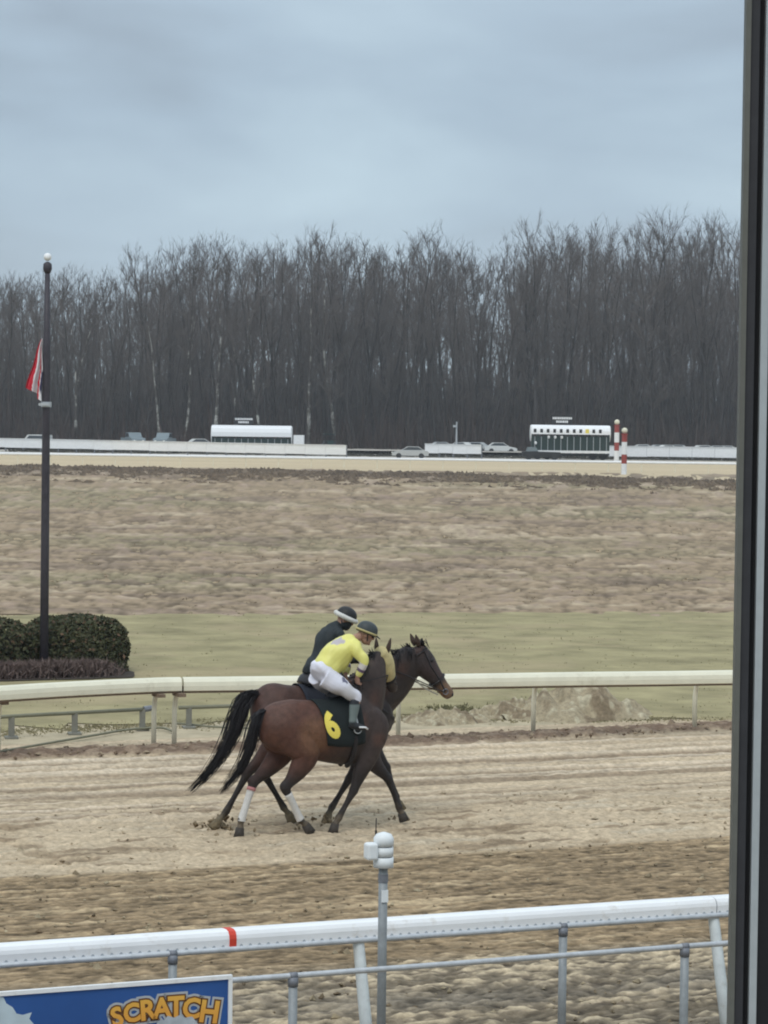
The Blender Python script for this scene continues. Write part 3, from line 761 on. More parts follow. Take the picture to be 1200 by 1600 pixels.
# red and white distance poles
def furlong_pole(px, Y, H_, stripes, label, w=.5):
    q = atY(px, 700, Y); q[2] = 0
    e_ = empty('distance_pole', q, 0, label, 'pole', 'striped distance poles')
    z = 0
    for i, (h, mt) in enumerate(stripes):
        m = MB(); m.loft(np.array([(0, 0, z), (0, 0, z + h)]), [np.array((1., 0, 0))] * 2, [np.array((0, 1., 0))] * 2, [w / 2] * 2, [w / 2] * 2, 16); m.build('stripe_band', mt, e_); z += h
    m = MB(); m.loft(np.array([(0, 0, z), (0, 0, z + .12)]), [np.array((1., 0, 0))] * 2, [np.array((0, 1., 0))] * 2, [w * .62] * 2, [w * .62] * 2, 16); m.build('collar', M_redpole, e_)
    m = MB(); m.ball((0, 0, z + .12 + w * .55), w * .55); m.build('finial', M_cream, e_)
M_redpole = mat('faded_red', (.30, .055, .045), .6, .12)
furlong_pole(975.5, 257, 4.3, ((1.0, M_white), (.85, M_redpole), (1.15, M_white), (.65, M_redpole)), 'nearer red and white banded pole, lower in front of the other', .5)
furlong_pole(963.5, 338, 5.2, ((1.3, M_white), (1.0, M_redpole), (1.2, M_white), (.8, M_redpole)), 'farther red and white banded pole at the gate\'s right end', .6)
e_ = empty('lamp_post', [*atY(713, 700, 376)[:2], .4], 0, 'grey lamp post standing behind the short white barrier', 'lamp post')
m = MB(); m.tube([(0, 0, 0), (0, 0, 3.9)], [.13, .10], 8); m.build('pole', M_galv, e_)
m = MB(); m.box((-.25, -.1, 3.5), (.5, .3, .28)); m.build('lamp_head', M_galv, e_)
m = MB(); m.box((0, 0, 3.95), (.2, .2, .3)); m.build('cap', M_galv, e_)

# ================================================================== FLAGPOLE, FLAG, SHRUBS
pole_b = gr(68.5, 1057); PX, PY = pole_b[0], pole_b[1]
top_z = atY(73.5, 404, PY)[2]
e_ = empty('flagpole', (PX, PY, 0), 0, 'tall dark flagpole with white ball rising from the clipped shrubs', 'flagpole')
m = MB(); m.tube([(0, 0, -.1), (0, 0, 2.5), (0, 0, 6), (0, 0, top_z - .2)], [.082, .08, .072, .045], 14); m.build('shaft', M_flagpole, e_, True)
m = MB(); m.tube([(0, 0, top_z - .28), (0, 0, top_z - .2), (0, 0, top_z - .1), (0, 0, top_z - .06)], [.05, .085, .08, .03], 12); m.build('truck_cap', M_flagpole, e_, True)
m = MB(); m.ball((0, 0, top_z + .03), .075, 14, 10); m.build('finial_ball', M_white, e_, True)
cz_ = atY(72, 632, PY)[2]
m = MB(); m.tube([(0, 0, cz_ - .05), (0, 0, cz_ + .05)], [.10, .10], 12); m.box((-.02, -.11, cz_), (.22, .05, .05)); m.build('cleat', M_galv, e_)
m = MB(); m.tube([(-.09, -.02, cz_), (-.1, -.02, cz_ + 2), (-.07, -.02, top_z - .15)], .006, 5); m.build('halyard', M_galvd, e_)
# flag hanging in folds at half staff: stripes and a dark canton by the pole
def flag():
    zt = atY(69, 529, PY)[2]; zb = atY(60, 606, PY)[2]; H_ = zt - zb
    nu, nv = 40, 30
    P = np.zeros((nv, nu, 3)); C = np.zeros((nv, nu, 3))
    red, white, blue = np.array((.50, .022, .04)), np.array((.74, .72, .74)), np.array((.03, .03, .085))
    for j in range(nv):
        tv = j / (nv - 1)                        # down the hanging cloth
        for i in range(nu):
            tu = i / (nu - 1)                    # 0 outer fold .. 1 by the pole
            w = .02 + .30 * tv ** .9
            x = -.075 - w * (1 - tu) - .012 * math.sin(tv * 9)
            y = (.05 * math.sin(tu * 10.5 + tv * 1.2) + .02 * math.sin(tu * 23)) * (.25 + tv)
            z = zt - tv * (H_ * (1.0 + .16 * tu) + .10 * (tu > .72))
            P[j, i] = (x, y - .02, z)
            q = tu * 6.3 + .25 * math.sin(tv * 3)
            c = red if (q < 2.6 or 4.5 < q < 5.2) else white
            if tu > .84 and .5 < tv < .86: c = blue
            C[j, i] = c
    return P, C
P, C = flag()
m = MB()
for j in range(P.shape[0] - 1):
    for i in range(P.shape[1] - 1):
        c = C[j, i]
        V = np.array([P[j, i], P[j, i+1], P[j+1, i+1], P[j+1, i]]); m.add(V, [(0, 1, 2, 3)], c)
fo = m.build('flag', mat('flag_cloth', (1, 1, 1), .8, .05, attr=True), None, False, True, False)
bm = bmesh.new(); bm.from_mesh(fo.data); bmesh.ops.remove_doubles(bm, verts=bm.verts, dist=1e-4); bm.to_mesh(fo.data); bm.free()
fo.location = (PX, PY, 0); tag(fo, 'red and white striped flag hanging limp at half staff', 'flag')
sm = fo.modifiers.new('thickness', 'SOLIDIFY'); sm.thickness = .004

def leaf_cloud(n, sample, size, cols, seed):
    r = np.random.default_rng(seed); Pn, Nn = sample(r, n)
    d = Nn + r.normal(0, .75, (n, 3)); d /= np.linalg.norm(d, axis=1, keepdims=True)
    a = np.cross(d, r.normal(0, 1, (n, 3))); a /= np.linalg.norm(a, axis=1, keepdims=True); b = np.cross(d, a)
    s = size * r.uniform(.6, 1.3, (n, 1))
    V = np.stack([Pn - a * s * .55, Pn + b * s + a * s * .1, Pn + a * s * .55], 1)
    V2 = np.stack([Pn - a * s * .55, Pn + a * s * .55, Pn - b * s + a * s * .1], 1)
    C = mixc(np.tile(cols[0], (n, 1)), cols[1], r.random(n)); C = mixc(C, cols[2], (r.random(n) < .08) * 1.0)
    return np.concatenate([V, V2]), np.concatenate([C, C])
def shrub(c, R3, label, seed, n=9000):
    """clipped shrub: rounded box of leaves over a twig core"""
    e_ = empty('clipped_shrub', c, TA, label, 'shrub', None)
    ph = np.random.default_rng(seed).uniform(0, 6.28, 6)
    def samp(r, n):
        d = r.normal(0, 1, (n, 3)); d[:, 2] = np.abs(d[:, 2]) * 1.2 - .45; d /= np.linalg.norm(d, axis=1, keepdims=True)
        k = (np.abs(d[:, 0]) ** 3.6 + np.abs(d[:, 1]) ** 3.6 + np.abs(d[:, 2]) ** 3.2) ** (-1 / 3.45)
        lump = 1 + .035 * np.sin(7 * d[:, 0] + ph[0]) * np.sin(6 * d[:, 2] + ph[1]) + .025 * np.sin(15 * d[:, 0] + ph[2]) * np.sin(13 * d[:, 1] + ph[3] + 11 * d[:, 2])
        dep = 1 - np.abs(r.normal(0, .055, n)) + (r.random(n) < .06) * r.uniform(0, .05, n)
        p = d * (k * lump * dep)[:, None] * np.array(R3); p[:, 2] += 0
        return p, d
    V, Cc = leaf_cloud(n, samp, .046, ((.040, .050, .024), (.085, .08, .04), (.15, .095, .06)), seed)
    z0 = -c[2]
    link('foliage', tri_object('foliage', V, Cc, M_leaf), e_)
    m = MB(); m.ball((0, 0, 0), np.array(R3) * .83, 20, 12); m.build('twig_core', M_core, e_)
    return e_
M_core = mat('shrub_core', (.022, .02, .014), .95, .2)
cR = on_v(115, 1060, 51.6); cL = on_v(-42, 1064, 51.6)
shrub((cR[0], cR[1], .40), (.98, .85, .68), 'large clipped evergreen shrub with rounded right end beside the flagpole', 3, 12000)
shrub((cL[0], cL[1], .38), (1.3, .85, .675), 'clipped evergreen shrub cut by the left edge of the photo', 4, 12000)
c3 = cL + (cL - cR) * .95; shrub((c3[0], c3[1], .44), (1.05, .85, .72), 'clipped evergreen shrub farthest out to the left', 6, 6000)
# low purplish twiggy plants along their front
def twigs(loc, Rx_, h, seed, n=900):
    r = np.random.default_rng(seed); b = np.c_[r.normal(0, Rx_ * .42, n), r.normal(0, .13, n), np.zeros(n)]
    t = b + np.c_[r.normal(0, .12, (n, 2)), r.uniform(.35, 1.0, n) * h]
    a = r.uniform(0, math.pi, n); d = np.c_[np.cos(a), np.sin(a), np.zeros(n)] * .012
    C = mixc(np.tile((.12, .085, .078), (n, 1)), (.21, .155, .135), r.random(n))
    V = np.stack([b - d, b + d, t], 1)
    b2 = b + (t - b) * r.uniform(.3, .8, (n, 1)); t2 = b2 + np.c_[r.normal(0, .1, (n, 2)), r.uniform(.03, .15, n)]
    V2 = np.stack([b2 - d, b2 + d, t2], 1)
    return tri_object('low_plant', np.concatenate([V, V2]), np.concatenate([C, C]), M_leaf)
tw = [twigs(None, .45, .38, s, 1300) for s in (1, 2, 3)]
for i, px in enumerate((-40, 5, 50, 95, 142)):
    q = on_v(px, 1063, 50.45); o = link('low_plant', tw[i % 3]); o.location = (q[0], q[1], 0); o.rotation_euler = (0, 0, TA)
    tag(o, 'low leafless purplish plant in the bed before the clipped shrubs', 'plant', 'low plants before the clipped shrubs')
sheet('mulch_bed', jag([on_v(-120, 1070, 49.85) * (1, 1, 0), on_v(216, 1058, 49.85) * (1, 1, 0), on_v(208, 1050, 50.9) * (1, 1, 0), on_v(190, 1040, 52.6) * (1, 1, 0), on_v(-120, 1050, 52.6) * (1, 1, 0)], .04, .3, 9), .03, mat('mulch', (.05, .038, .03), .95, .2))

# ================================================================== INNER RAIL
ROT = np.array([[math.cos(TA), -math.sin(TA)], [math.sin(TA), math.cos(TA)]])
def inner_rail(pts, posts, label):
    """white rail on goosenecked posts; pts (u,v) along it"""
    P = np.array([uvz(u, v) for u, v in pts]); o0 = P[0].copy()
    e_ = empty('inner_rail', o0, 0, label, 'rail', None)
    P = catmull(P - o0, 6)
    # rounded cover, its flat skirt hanging on the track side (right of travel)
    prof = [(-.10, .93), (-.115, .99), (-.08, 1.045), (-.01, 1.065), (.06, 1.05), (.105, 1.0), (.115, .94), (.11, .87), (.09, .86), (.085, .92), (.0, .935)]
    m = MB(); profile_sweep(P, prof, m); m.build('rail_cover', M_cream, e_)
    prof = [(-.09, .83), (-.09, .925), (.07, .925), (.07, .83)]
    m = MB(); profile_sweep(P, prof, m); m.build('under_shade', M_underside, e_)  # strip coloured as the shadow beneath the cover
    for (u, v) in posts:
        q = uvz(u, v) - o0; s = -N                       # towards the track
        m = MB(); m.tube([q + (0, 0, -.05), q + (0, 0, .55), q + (0, 0, .74) + s * .04, q + (0, 0, .84) + s * .16], .038, 10); pt = m.build('post', M_cream, e_, True)
        m = MB(); m.box(q + np.array((0, 0, .81)) + s * .2, (.1, .34, .05), TA); m.build('bracket', M_underside, pt)
    return e_
M_underside = mat('shaded_underside', (.19, .135, .095), .8, .2, 12)  # brown darkened to paint in the shade under the rail cover
pts_uv = [to_uv(gr(*a, 1.05)) for a in ((-160, 1084), (0, 1073), (120, 1066), (240, 1060.5), (282, 1059.5))]
pts_uv = [(pts_uv[0][0] - 9, pts_uv[0][1] - 1.6), (pts_uv[0][0] - 4, pts_uv[0][1] - .6)] + pts_uv
def base_uv(px, py): return to_uv(gr(px, py))
inner_rail(pts_uv, [base_uv(240, 1168), (base_uv(240, 1168)[0] - 2.5, 39.15), (base_uv(240, 1168)[0] - 5, 38.8), (base_uv(240, 1168)[0] - 7.5, 38.3)], 'cream inner rail curving off to the left of its joint by two posts')
pr = [to_uv(gr(*a, 1.05)) for a in ((285.5, 1059.5), (420, 1058), (700, 1054.5), (900, 1051.5), (1140, 1048.5))]
pr = pr + [(pr[-1][0] + 6, pr[-1][1] - .55), (pr[-1][0] + 14, pr[-1][1] - 1.0)]
b835, b1085 = base_uv(833, 1148), base_uv(1085, 1142)
inner_rail(pr, [base_uv(272, 1167), (base_uv(272, 1167)[0] + .1 + 2.0, 39.5), base_uv(622, 1153)] + [b835, b1085, (b1085[0] + 2.8, 38.85), (b1085[0] + 5.6, 38.6), (b1085[0] + 8.4, 38.4)], 'cream inner rail running right from the joint behind the horses')

# low turf rail behind: thin pipe on short stands
def low_rail(a, b, h, stands, label, r_=.03):
    A = gr(*a); B = gr(*b)
    e_ = empty('low_turf_rail', A, 0, label, 'rail', None)
    D = B - A
    m = MB(); m.tube([(0, 0, h), tuple(D * .5 + np.array((0, 0, h + .01))), tuple(D + np.array((0, 0, h)))], r_, 8); m.build('pipe', M_olive, e_, True)
    for f in stands:
        q = D * f; m = MB(); m.box(q + np.array((0, 0, h / 2)), (.09, .05, h)); m.build('stand', M_olived, e_)
        m = MB(); m.box(q + np.array((0, 0, .015)), (.2, .26, .03), .2); m.build('foot', M_olived, e_)
    m = MB(); m.tube([tuple(D * .97 + np.array((0, 0, h))), tuple(D * 1.0 + np.array((0, 0, h + .012)))], r_ * 1.6, 8); m.build('coupling', M_galvd, e_)
    return e_
M_olive = mat('faded_green_pipe', (.19, .185, .13), .7, .1); M_olived = mat('grey_stand', (.20, .195, .165), .8, .15)
low_rail((-180, 1166), (236, 1140), .33, (.46, .70, .965), 'low grey green turf rail left of the rail joint')
low_rail((279, 1138), (540, 1131), .33, (.06, .5, .9), 'low grey green turf rail right of the rail joint, passing behind the tails')
hp = [gr(*a) for a in ((-140, 1192), (-20, 1182), (60, 1169), (140, 1155), (200, 1145), (250, 1142), (268, 1147))]
m = MB(); hpp = catmull(np.array(hp), 5); hpp[:, 2] = .05; m.tube(hpp, .02, 6); o = m.build('ground_hose', M_olive, None, True); tag(o, 'thin hose curving over the sand below the low rail', 'hose')
hp = [gr(*a) for a in ((274, 1134), (300, 1136), (340, 1140), (420, 1143), (480, 1146))]
m = MB(); hpp = catmull(np.array(hp), 5); hpp[:, 2] = .04; m.tube(hpp, .018, 6); o = m.build('ground_cable', M_olive, None, True); tag(o, 'thin cable on the sand right of the two close posts', 'cable')

# sand heaps behind the rail
def heap(cpx, cpy, wx, wy, h, seed, label, skew=0.0, cols=((.335, .28, .19), (.215, .168, .112))):
    c = gr(cpx, cpy); us = np.linspace(-1.15, 1.15, 90); vsx = np.linspace(-1.15, 1.15, 60); U, V = np.meshgrid(us, vsx)
    a = fnoise(U.shape, 3.2, 3.2, seed); b = fnoise(U.shape, 1.2, 1.2, seed + 1); c2 = fnoise(U.shape, 8, 8, seed + 2)
    rr = np.sqrt((U - skew * (1 - np.abs(U))) ** 2 + V ** 2) * (1 + .10 * c2)
    H_ = h * np.clip(1 - rr, 0, 1) ** .85 * (1 + .12 * a) + (.032 * a + .022 * b) * np.clip(1.15 - rr, 0, .4) * 2.2
    H_[rr > 1.05] = -.04
    P = (U * wx)[..., None] * T + (V * wy)[..., None] * N; P[..., 2] = H_
    C = mixc(np.zeros(U.shape + (3,)) + np.array(cols[0]), cols[1], sstep(.1, 1.4, a + .6 * c2)); C = mixc(C, (.43, .38, .27), sstep(.6, 1.8, b))
    o = grid_object('sand_heap', P, C, M_dirt, 'thing'); o.location = tuple(c); tag(o, label, 'sand heap')
    return o
heap(898, 1120, 1.2, .9, .56, 51, 'tall pale sand heap under the inner rail right of its post', .0)
heap(795, 1121, .75, .55, .27, 54, 'low brownish sand heap left of the tall heap')
heap(700, 1127, .8, .6, .20, 57, 'flat pale sand heap just below the far horse\'s muzzle')
p_ = np.c_[[0] * 120, [0] * 120, [0] * 120].astype(float); r = np.random.default_rng(60)
p_ = np.array([gr(x, y) for x, y in zip(r.normal(705, 26, 160), r.normal(1111, 4, 160))])
blades('heap_weeds', p_, r.uniform(.03, .09, 160), r.uniform(.02, .06, 160), mixc(np.tile((.15, .14, .08), (160, 1)), (.2, .18, .1), r.random(160)), 5, 'dark weeds along the top of the flat sand heap', .5, 61)
# loose clods thrown up along the inner berm and on the track (stuff)
def clods(name, n, vr, ur, size, cols, seed, label, zf=.02):
    r = np.random.default_rng(seed)
    oc = np.array([(1, 0, 0), (-1, 0, 0), (0, 1, 0), (0, -1, 0), (0, 0, 1), (0, 0, -1)], float); f = np.array([(0, 2, 4), (2, 1, 4), (1, 3, 4), (3, 0, 4), (2, 0, 5), (1, 2, 5), (3, 1, 5), (0, 3, 5)])
    u = r.uniform(*ur, n); v = r.uniform(*vr, n); c = u[:, None] * T + v[:, None] * N; c[:, 2] = zf
    s = size * r.lognormal(0, .45, (n, 1, 1)) * r.uniform(.6, 1.3, (n, 1, 3)) * np.array((1, 1, .7))
    V = c[:, None, :] + oc[None] * s + r.normal(0, .22, (n, 6, 3)) * s
    C = mixc(np.tile(cols[0], (n, 1)), cols[1], r.random(n))
    o = link(name, tri_object(name, V[:, f].reshape(-1, 3, 3), np.repeat(C, 8, 0), M_dirt)); tag(o, label, None, None, 'stuff')
clods('track_clods', 2600, (18.2, 29.0), (3, 24), .017, ((.15, .11, .07), (.36, .30, .20)), 71, 'small clods of earth on the brown near part of the track')
clods('berm_clods', 900, (38.4, 39.5), (4, 27), .024, ((.17, .12, .085), (.33, .26, .18)), 72, 'crumbly clods along the foot of the inner rail', .06)
clods('hoof_clods', 900, (29.0, 33.5), (7, 23), .016, ((.26, .20, .13), (.5, .42, .3)), 73, 'loose clods thrown up by hooves')

# ================================================================== NEAR RAIL, FENCES, SENSOR, BANNER
RV = 19.66
def outer_rail():
    u0, u1, seam = -2.0, 24.0, None
    e_ = empty('outer_rail', uvz(0, RV), TA, 'white running rail with a red tape band, nearest the camera', 'rail')
    Y0 = np.array((0, -1., 0)); Z0 = np.array((0, 0, 1.))
    prof = [(-.16, 1.03), (-.15, 1.075), (-.10, 1.10), (.0, 1.105), (.055, 1.085), (.078, 1.04), (.088, .99), (.083, .868), (.118, .856), (.12, .832), (.10, .826), (.07, .835), (.05, .95), (-.02, 1.02)]
    us = on_v(1113, 1440, RV) @ T
    prof = [(x * .8, 1.105 - (1.105 - z) * .56) for x, z in prof]
    cuts = [us - 12.2, us - 6.1, us, us + 6.1, us + 12.2]
    for a, b in zip(cuts[:-1], cuts[1:]):
        m = MB(); m.prism(prof, (a + .004, 0, 0), (b - .004, 0, 0), Y0, Z0); m.build('rail_cover', M_white, e_)
    for c in cuts[1:-1]:
        m = MB(); m.prism([(x * .97, z * .995) for x, z in prof], (c - .02, 0, 0), (c + .02, 0, 0), Y0, Z0); m.build('joint_sleeve', M_galvd, e_)
    ut = on_v(359, 1462, RV) @ T
    pf = [(x * 1.03 + .002, z + (.003 if z > 1.03 else 0)) for x, z in prof[:9]] + [(.07, .962), (.04, 1.02), (-.016, 1.06)]
    m = MB(); m.prism(pf, (ut - .028, 0, 0), (ut + .028, 0, 0), Y0, Z0); m.build('red_band', M_red, e_)
    # row of pressed slots along the lower face, and the dark edge below
    m = MB()
    for k in range(210):
        u = cuts[0] + .1 + k * .0735
        x = .0955; 
        m.add(np.array([(u - .016, -.0694, .982), (u + .016, -.0694, .982), (u + .006, -.0698, .999), (u - .006, -.0698, .999)]), [(0, 1, 2, 3)])
    so = m.build('pressed_slot', M_slot, e_); so['kind'] = 'stuff'
    # slanting legs
    u_leg = [on_v(1111, 1450, RV) @ T, on_v(557, 1482, RV) @ T]; du = u_leg[0] - u_leg[1]
    for k in range(-1, 5):
        u = u_leg[1] + (k) * du
        m = MB(); m.tube([(u, -.0, 1.02), (u, -.04, .93), (u + .0, -.17, .45), (u, -.30, -.02)], [.045, .045, .047, .05], 12); m.build('leg', M_whiteleg, e_, True)
M_slot = mat('slot_shadowed_metal', (.40, .44, .48), .6, .05)
M_whiteleg = mat('painted_leg', (.60, .64, .64), .55, .1, 12, dirt=((.38, .36, .31), 8, .55, .5))
outer_rail()
def pipe_fence(v, zt, u_posts, label, u0, u1):
    e_ = empty('pipe_fence', uvz(0, v), TA, label, 'fence', None)
    m = MB(); m.tube([(u0, 0, zt), ((u0 + u1) / 2, 0, zt), (u1, 0, zt)], .021, 12); m.build('top_pipe', M_galv, e_, True)
    for u in u_posts:
        m = MB(); m.tube([(u, 0, -.05), (u, 0, zt - .03)], .032, 12); pt = m.build('post', M_galvp, e_, True)
        m = MB(); m.tube([(u - .028, 0, zt), (u + .028, 0, zt)], .0255, 12); m.tube([(u, 0, zt - .075), (u, 0, zt - .01)], .037, 10); m.build('post_cap', M_galvd, pt, True)
    m = MB(); m.tube([(u0, .0, .1), (u1, 0, .1)], .008, 6); m.build('bottom_wire', M_galv, e_)
    return e_
M_galvp = mat('post_steel', (.27, .29, .30), .55, .15, 14, metal=.2)
VA, VB = 19.07, 18.02
uA = [on_v(880, 1450, VA) @ T, on_v(270, 1487, VA) @ T]; dA = uA[0] - uA[1]
pipe_fence(VA, 1.07, [uA[1] + k * dA for k in range(-1, 4)], 'grey pipe fence close under the white rail', -4, 22)
uB = [on_v(1070, 1481, VB) @ T, on_v(458, 1524, VB) @ T]; dB = uB[0] - uB[1]
pipe_fence(VB, 1.07, [uB[1] + k * dB for k in range(-1, 4)], 'grey pipe fence nearest the camera carrying the blue banner', -4, 22)
# sensor mast
qs = on_v(597, 1500, 18.62); us_ = qs @ T
zt_ = on_v(597, 1300, 18.62)[2]
e_ = empty('sensor_mast', uvz(us_, 18.62), TA, 'grey mast with white capped sensor in front of the rail', 'mast')
zc_ = on_v(597, 1355, 18.62)[2]
m = MB(); m.tube([(0, 0, -.05), (0, 0, 1.0), (0, 0, zc_ + .05)], .034, 14); m.build('mast_tube', M_galvp, e_, True)
M_cap = mat('white_plastic', (.74, .77, .78), .4, .04)
m = MB(); m.tube([(0, 0, zc_), (0, 0, zc_ + .075)], .075, 18); m.build('lower_cylinder', M_cap, e_, True)
m = MB(); m.tube([(0, 0, zc_ + .083), (0, 0, zc_ + .15)], .073, 18); m.build('middle_cylinder', M_cap, e_, True)
m = MB(); hh = zt_ - zc_ - .158; m.tube([(0, 0, zc_ + .158), (0, 0, zc_ + .158 + hh * .55), (0, 0, zc_ + .158 + hh * .85), (0, 0, zc_ + .158 + hh)], [.075, .075, .057, .012], 18); m.build('domed_cap', M_cap, e_, True)
for z in (zc_ + .079, zc_ + .154): m = MB(); m.tube([(0, 0, z - .006), (0, 0, z + .006)], .066, 16); m.build('clamp_ring', M_galvd, e_)
m = MB(); m.box((-.105, -.01, zc_ + .125), (.085, .1, .125)); sb_ = m.build('side_box', M_cap, e_)
bv = sb_.modifiers.new('edge', 'BEVEL'); bv.width = .02; bv.segments = 3
m = MB(); m.tube([(-.045, .03, zc_ + .19), (-.05, .03, zc_ + .27)], [.010, .008], 8); m.tube([(-.05, .03, zc_ + .27), (-.048, .03, zc_ + .36)], .004, 6); m.build('antenna', M_black, e_)
m = MB(); m.tube([(0, 0, zc_ - .11), (0, 0, zc_ - .05)], .038, 14); m.build('collar', M_galvd, e_)
m = MB(); m.box((0, -.034, zc_ - .21), (.05, .012, .09)); m.build('tape_patch', M_cap, e_)
# banner on the near fence
VBn = 17.96
def banner():
    a0 = on_v(0, 1548, VBn); a1 = on_v(362, 1524, VBn)
    u1 = a1 @ T; zt = (a0[2] + a1[2]) / 2
    W, Hh = 3.6, .95
    e_ = empty('banner', uvz(u1 - W / 2, VBn, zt - Hh), TA, 'blue banner with white border reading SCRATCH on the near fence', 'banner')
    bw = .028
    m = MB(); m.box((0, 0, Hh / 2), (W - 2 * bw, .012, Hh - 2 * bw)); m.build('panel', M_bblue, e_)
    m = MB(); m.box((0, -.004, Hh - bw / 2), (W, .03, bw)); m.box((0, -.004, bw / 2), (W, .03, bw))
    for s in (-1, 1): m.box((s * (W / 2 - bw / 2), -.004, Hh / 2), (bw, .03, Hh - 2 * bw - .002))
    m.build('border', M_white, e_)
    def loc_(px, py):
        q = on_v(px, py, VBn - .012); d = q - uvz(u1 - W / 2, VBn, zt - Hh); return np.array((d @ T, d[2]))
    letters = 'SCRATCH'
    spots = ((183, 1590, 14, .92), (206, 1584, 8, .9), (230.5, 1579.5, 4, .98), (253, 1576.5, 2, .98), (275, 1574.5, 0, 1.0), (299, 1577, -5, .98), (327, 1582.5, -9, 1.08))
    for layer, (off, dy, mt, nm) in enumerate(((.026, -.008, M_halo, 'letter_halo'), (.0105, -.011, M_brown, 'letter_outline'), (.0, -.014, M_grad, 'letter'))):
        for ch, (px, py, rot, sz) in zip(letters, spots):
            cu = bpy.data.curves.new('letter', 'FONT'); cu.body = ch; cu.size = .195 * sz; cu.align_x = 'CENTER'; cu.align_y = 'CENTER'; cu.extrude = .001; cu.offset = off + .0065; cu.resolution_u = 3
            o = bpy.data.objects.new('letter_src', cu); COL.objects.link(o)
            bpy.context.view_layer.update()
            me = bpy.data.meshes.new_from_object(o.evaluated_get(bpy.context.evaluated_depsgraph_get()))
            bpy.data.objects.remove(o); me.materials.clear(); me.materials.append(mt)
            c = loc_(px, py)
            Rm = Matrix.Rotation(rad(rot), 4, 'Z'); Sx = Matrix.Diagonal((.98, 1.0, 1, 1)); me.transform(Matrix.Rotation(math.pi / 2, 4, 'X') @ Rm @ Sx)
            lo = link(nm, me, e_); lo.location = (c[0], dy, c[1])
    # grey smoky shape under the letters and a white splash at the left
    def blob(pts, nm, mt, dy):
        Q = [loc_(*p) for p in pts]; m = MB(); V = [(q[0], dy, q[1]) for q in Q] + [(q[0], dy + .002, q[1]) for q in Q]; n = len(Q)
        m.add(V, [tuple(range(n)), tuple(range(2 * n - 1, n - 1, -1))] + [(i, (i + 1) % n, n + (i + 1) % n, n + i) for i in range(n)]); m.build(nm, mt, e_)
    blob(((243, 1604), (246, 1596), (256, 1594), (262, 1587), (272, 1590), (280, 1586), (290, 1590), (300, 1588), (306, 1596), (312, 1604), (310, 1640), (245, 1640)), 'grey_cloud', M_greyp, -.0165)
    blob(((-60, 1558), (-10, 1554), (6, 1559), (10, 1568), (20, 1574), (26, 1584), (36, 1586), (50, 1582), (46, 1592), (56, 1604), (60, 1640), (-60, 1640)), 'white_splash', M_splash, -.0085)
M_bblue = mat('banner_blue', (.026, .092, .30), .55, .12, 2.2)
M_halo = mat('letter_halo', (.42, .44, .46), .6, .05); M_brown = mat('letter_outline', (.13, .055, .02), .6, .05); M_greyp = mat('grey_print', (.42, .46, .5), .6, .15, 10); M_splash = mat('splash_print', (.50, .60, .66), .6, .12, 6)
M_grad = mat('letter_gradient', (.8, .7, .2), .6, .03)
nt = M_grad.node_tree; P_ = nt.nodes['Principled BSDF']; tcn = nt.nodes.new('ShaderNodeTexCoord'); sp_ = nt.nodes.new('ShaderNodeSeparateXYZ'); rp_ = nt.nodes.new('ShaderNodeValToRGB')
nt.links.new(tcn.outputs['Generated'], sp_.inputs[0]); nt.links.new(sp_.outputs['Z'], rp_.inputs[0]); nt.links.new(rp_.outputs[0], P_.inputs['Base Color'])
rp_.color_ramp.elements[0].position, rp_.color_ramp.elements[0].color = .15, (.40, .09, .03, 1)
rp_.color_ramp.elements[1].position, rp_.color_ramp.elements[1].color = .75, (.82, .74, .16, 1)
x_ = rp_.color_ramp.elements.new(.5); x_.color = (.74, .36, .06, 1)
banner()

# ================================================================== THE WINDOW
WY = 5.0
def wx(px, py=652): return atY(px, py, WY)[0]
e_ = empty('window', (0, WY, 3.74), 0, 'tall window with dark and grey frame strips at the right', 'window')
zlo, zhi = 0.0, 3.4
def strip(nm, x0, x1, y0, y1, mt):
    m = MB(); m.box(((x0 + x1) / 2, (y0 + y1) / 2, (zlo + zhi) / 2), (x1 - x0, y1 - y0, zhi - zlo)); return m.build(nm, mt, e_)
X = [wx(p) for p in (1155, 1163.5, 1177.5, 1186.5, 1198)]
strip('outer_bead', X[0], X[1], .0, .03, M_frameg)
strip('gasket', X[1] - .001, X[2], .006, .045, M_alud)
strip('rebate', X[2] - .001, X[3] + .001, .02, .06, M_ink)
strip('inner_bead', X[3], X[4], .0, .035, M_alu)
strip('mullion', X[4] - .001, X[4] + .07, .008, .09, M_ink)
m = MB(); m.box((-.9, .03, -.03), (X[4] * 2 + 2.6, .12, .06)); m.build('sill', M_frameg, e_)
m = MB(); m.box((-.9, .03, zhi + .03), (X[4] * 2 + 2.6, .12, .06)); m.build('head', M_frameg, e_)
strip('jamb', -2.6, -2.52, 0, .08, M_frameg)
pm = bpy.data.materials.new('clear_pane'); pm.use_nodes = True; pn = pm.node_tree; pn.nodes.clear()
tb = pn.nodes.new('ShaderNodeBsdfTransparent'); tb.inputs['Color'].default_value = (.985, .985, .985, 1); po = pn.nodes.new('ShaderNodeOutputMaterial'); pn.links.new(tb.outputs[0], po.inputs['Surface'])
m = MB(); m.box(((X[0] - 2.52) / 2 + .003, .022, zhi / 2), (X[0] + 2.52 - .01, .006, zhi)); m.build('pane', pm, e_)
m = MB(); m.box((X[4] + .07 + 2.5, WY + .12, 3.6), (5.0, .2, 7.2)); o = m.build('wall', M_ink); o['kind'] = 'structure'
m = MB(); m.box((-.9 + (X[4] - 0) * 0 - .0, WY + .12, 1.82), (4.6 - .7, .2, 3.64)); o = m.build('parapet_wall', M_ink); o['kind'] = 'structure'

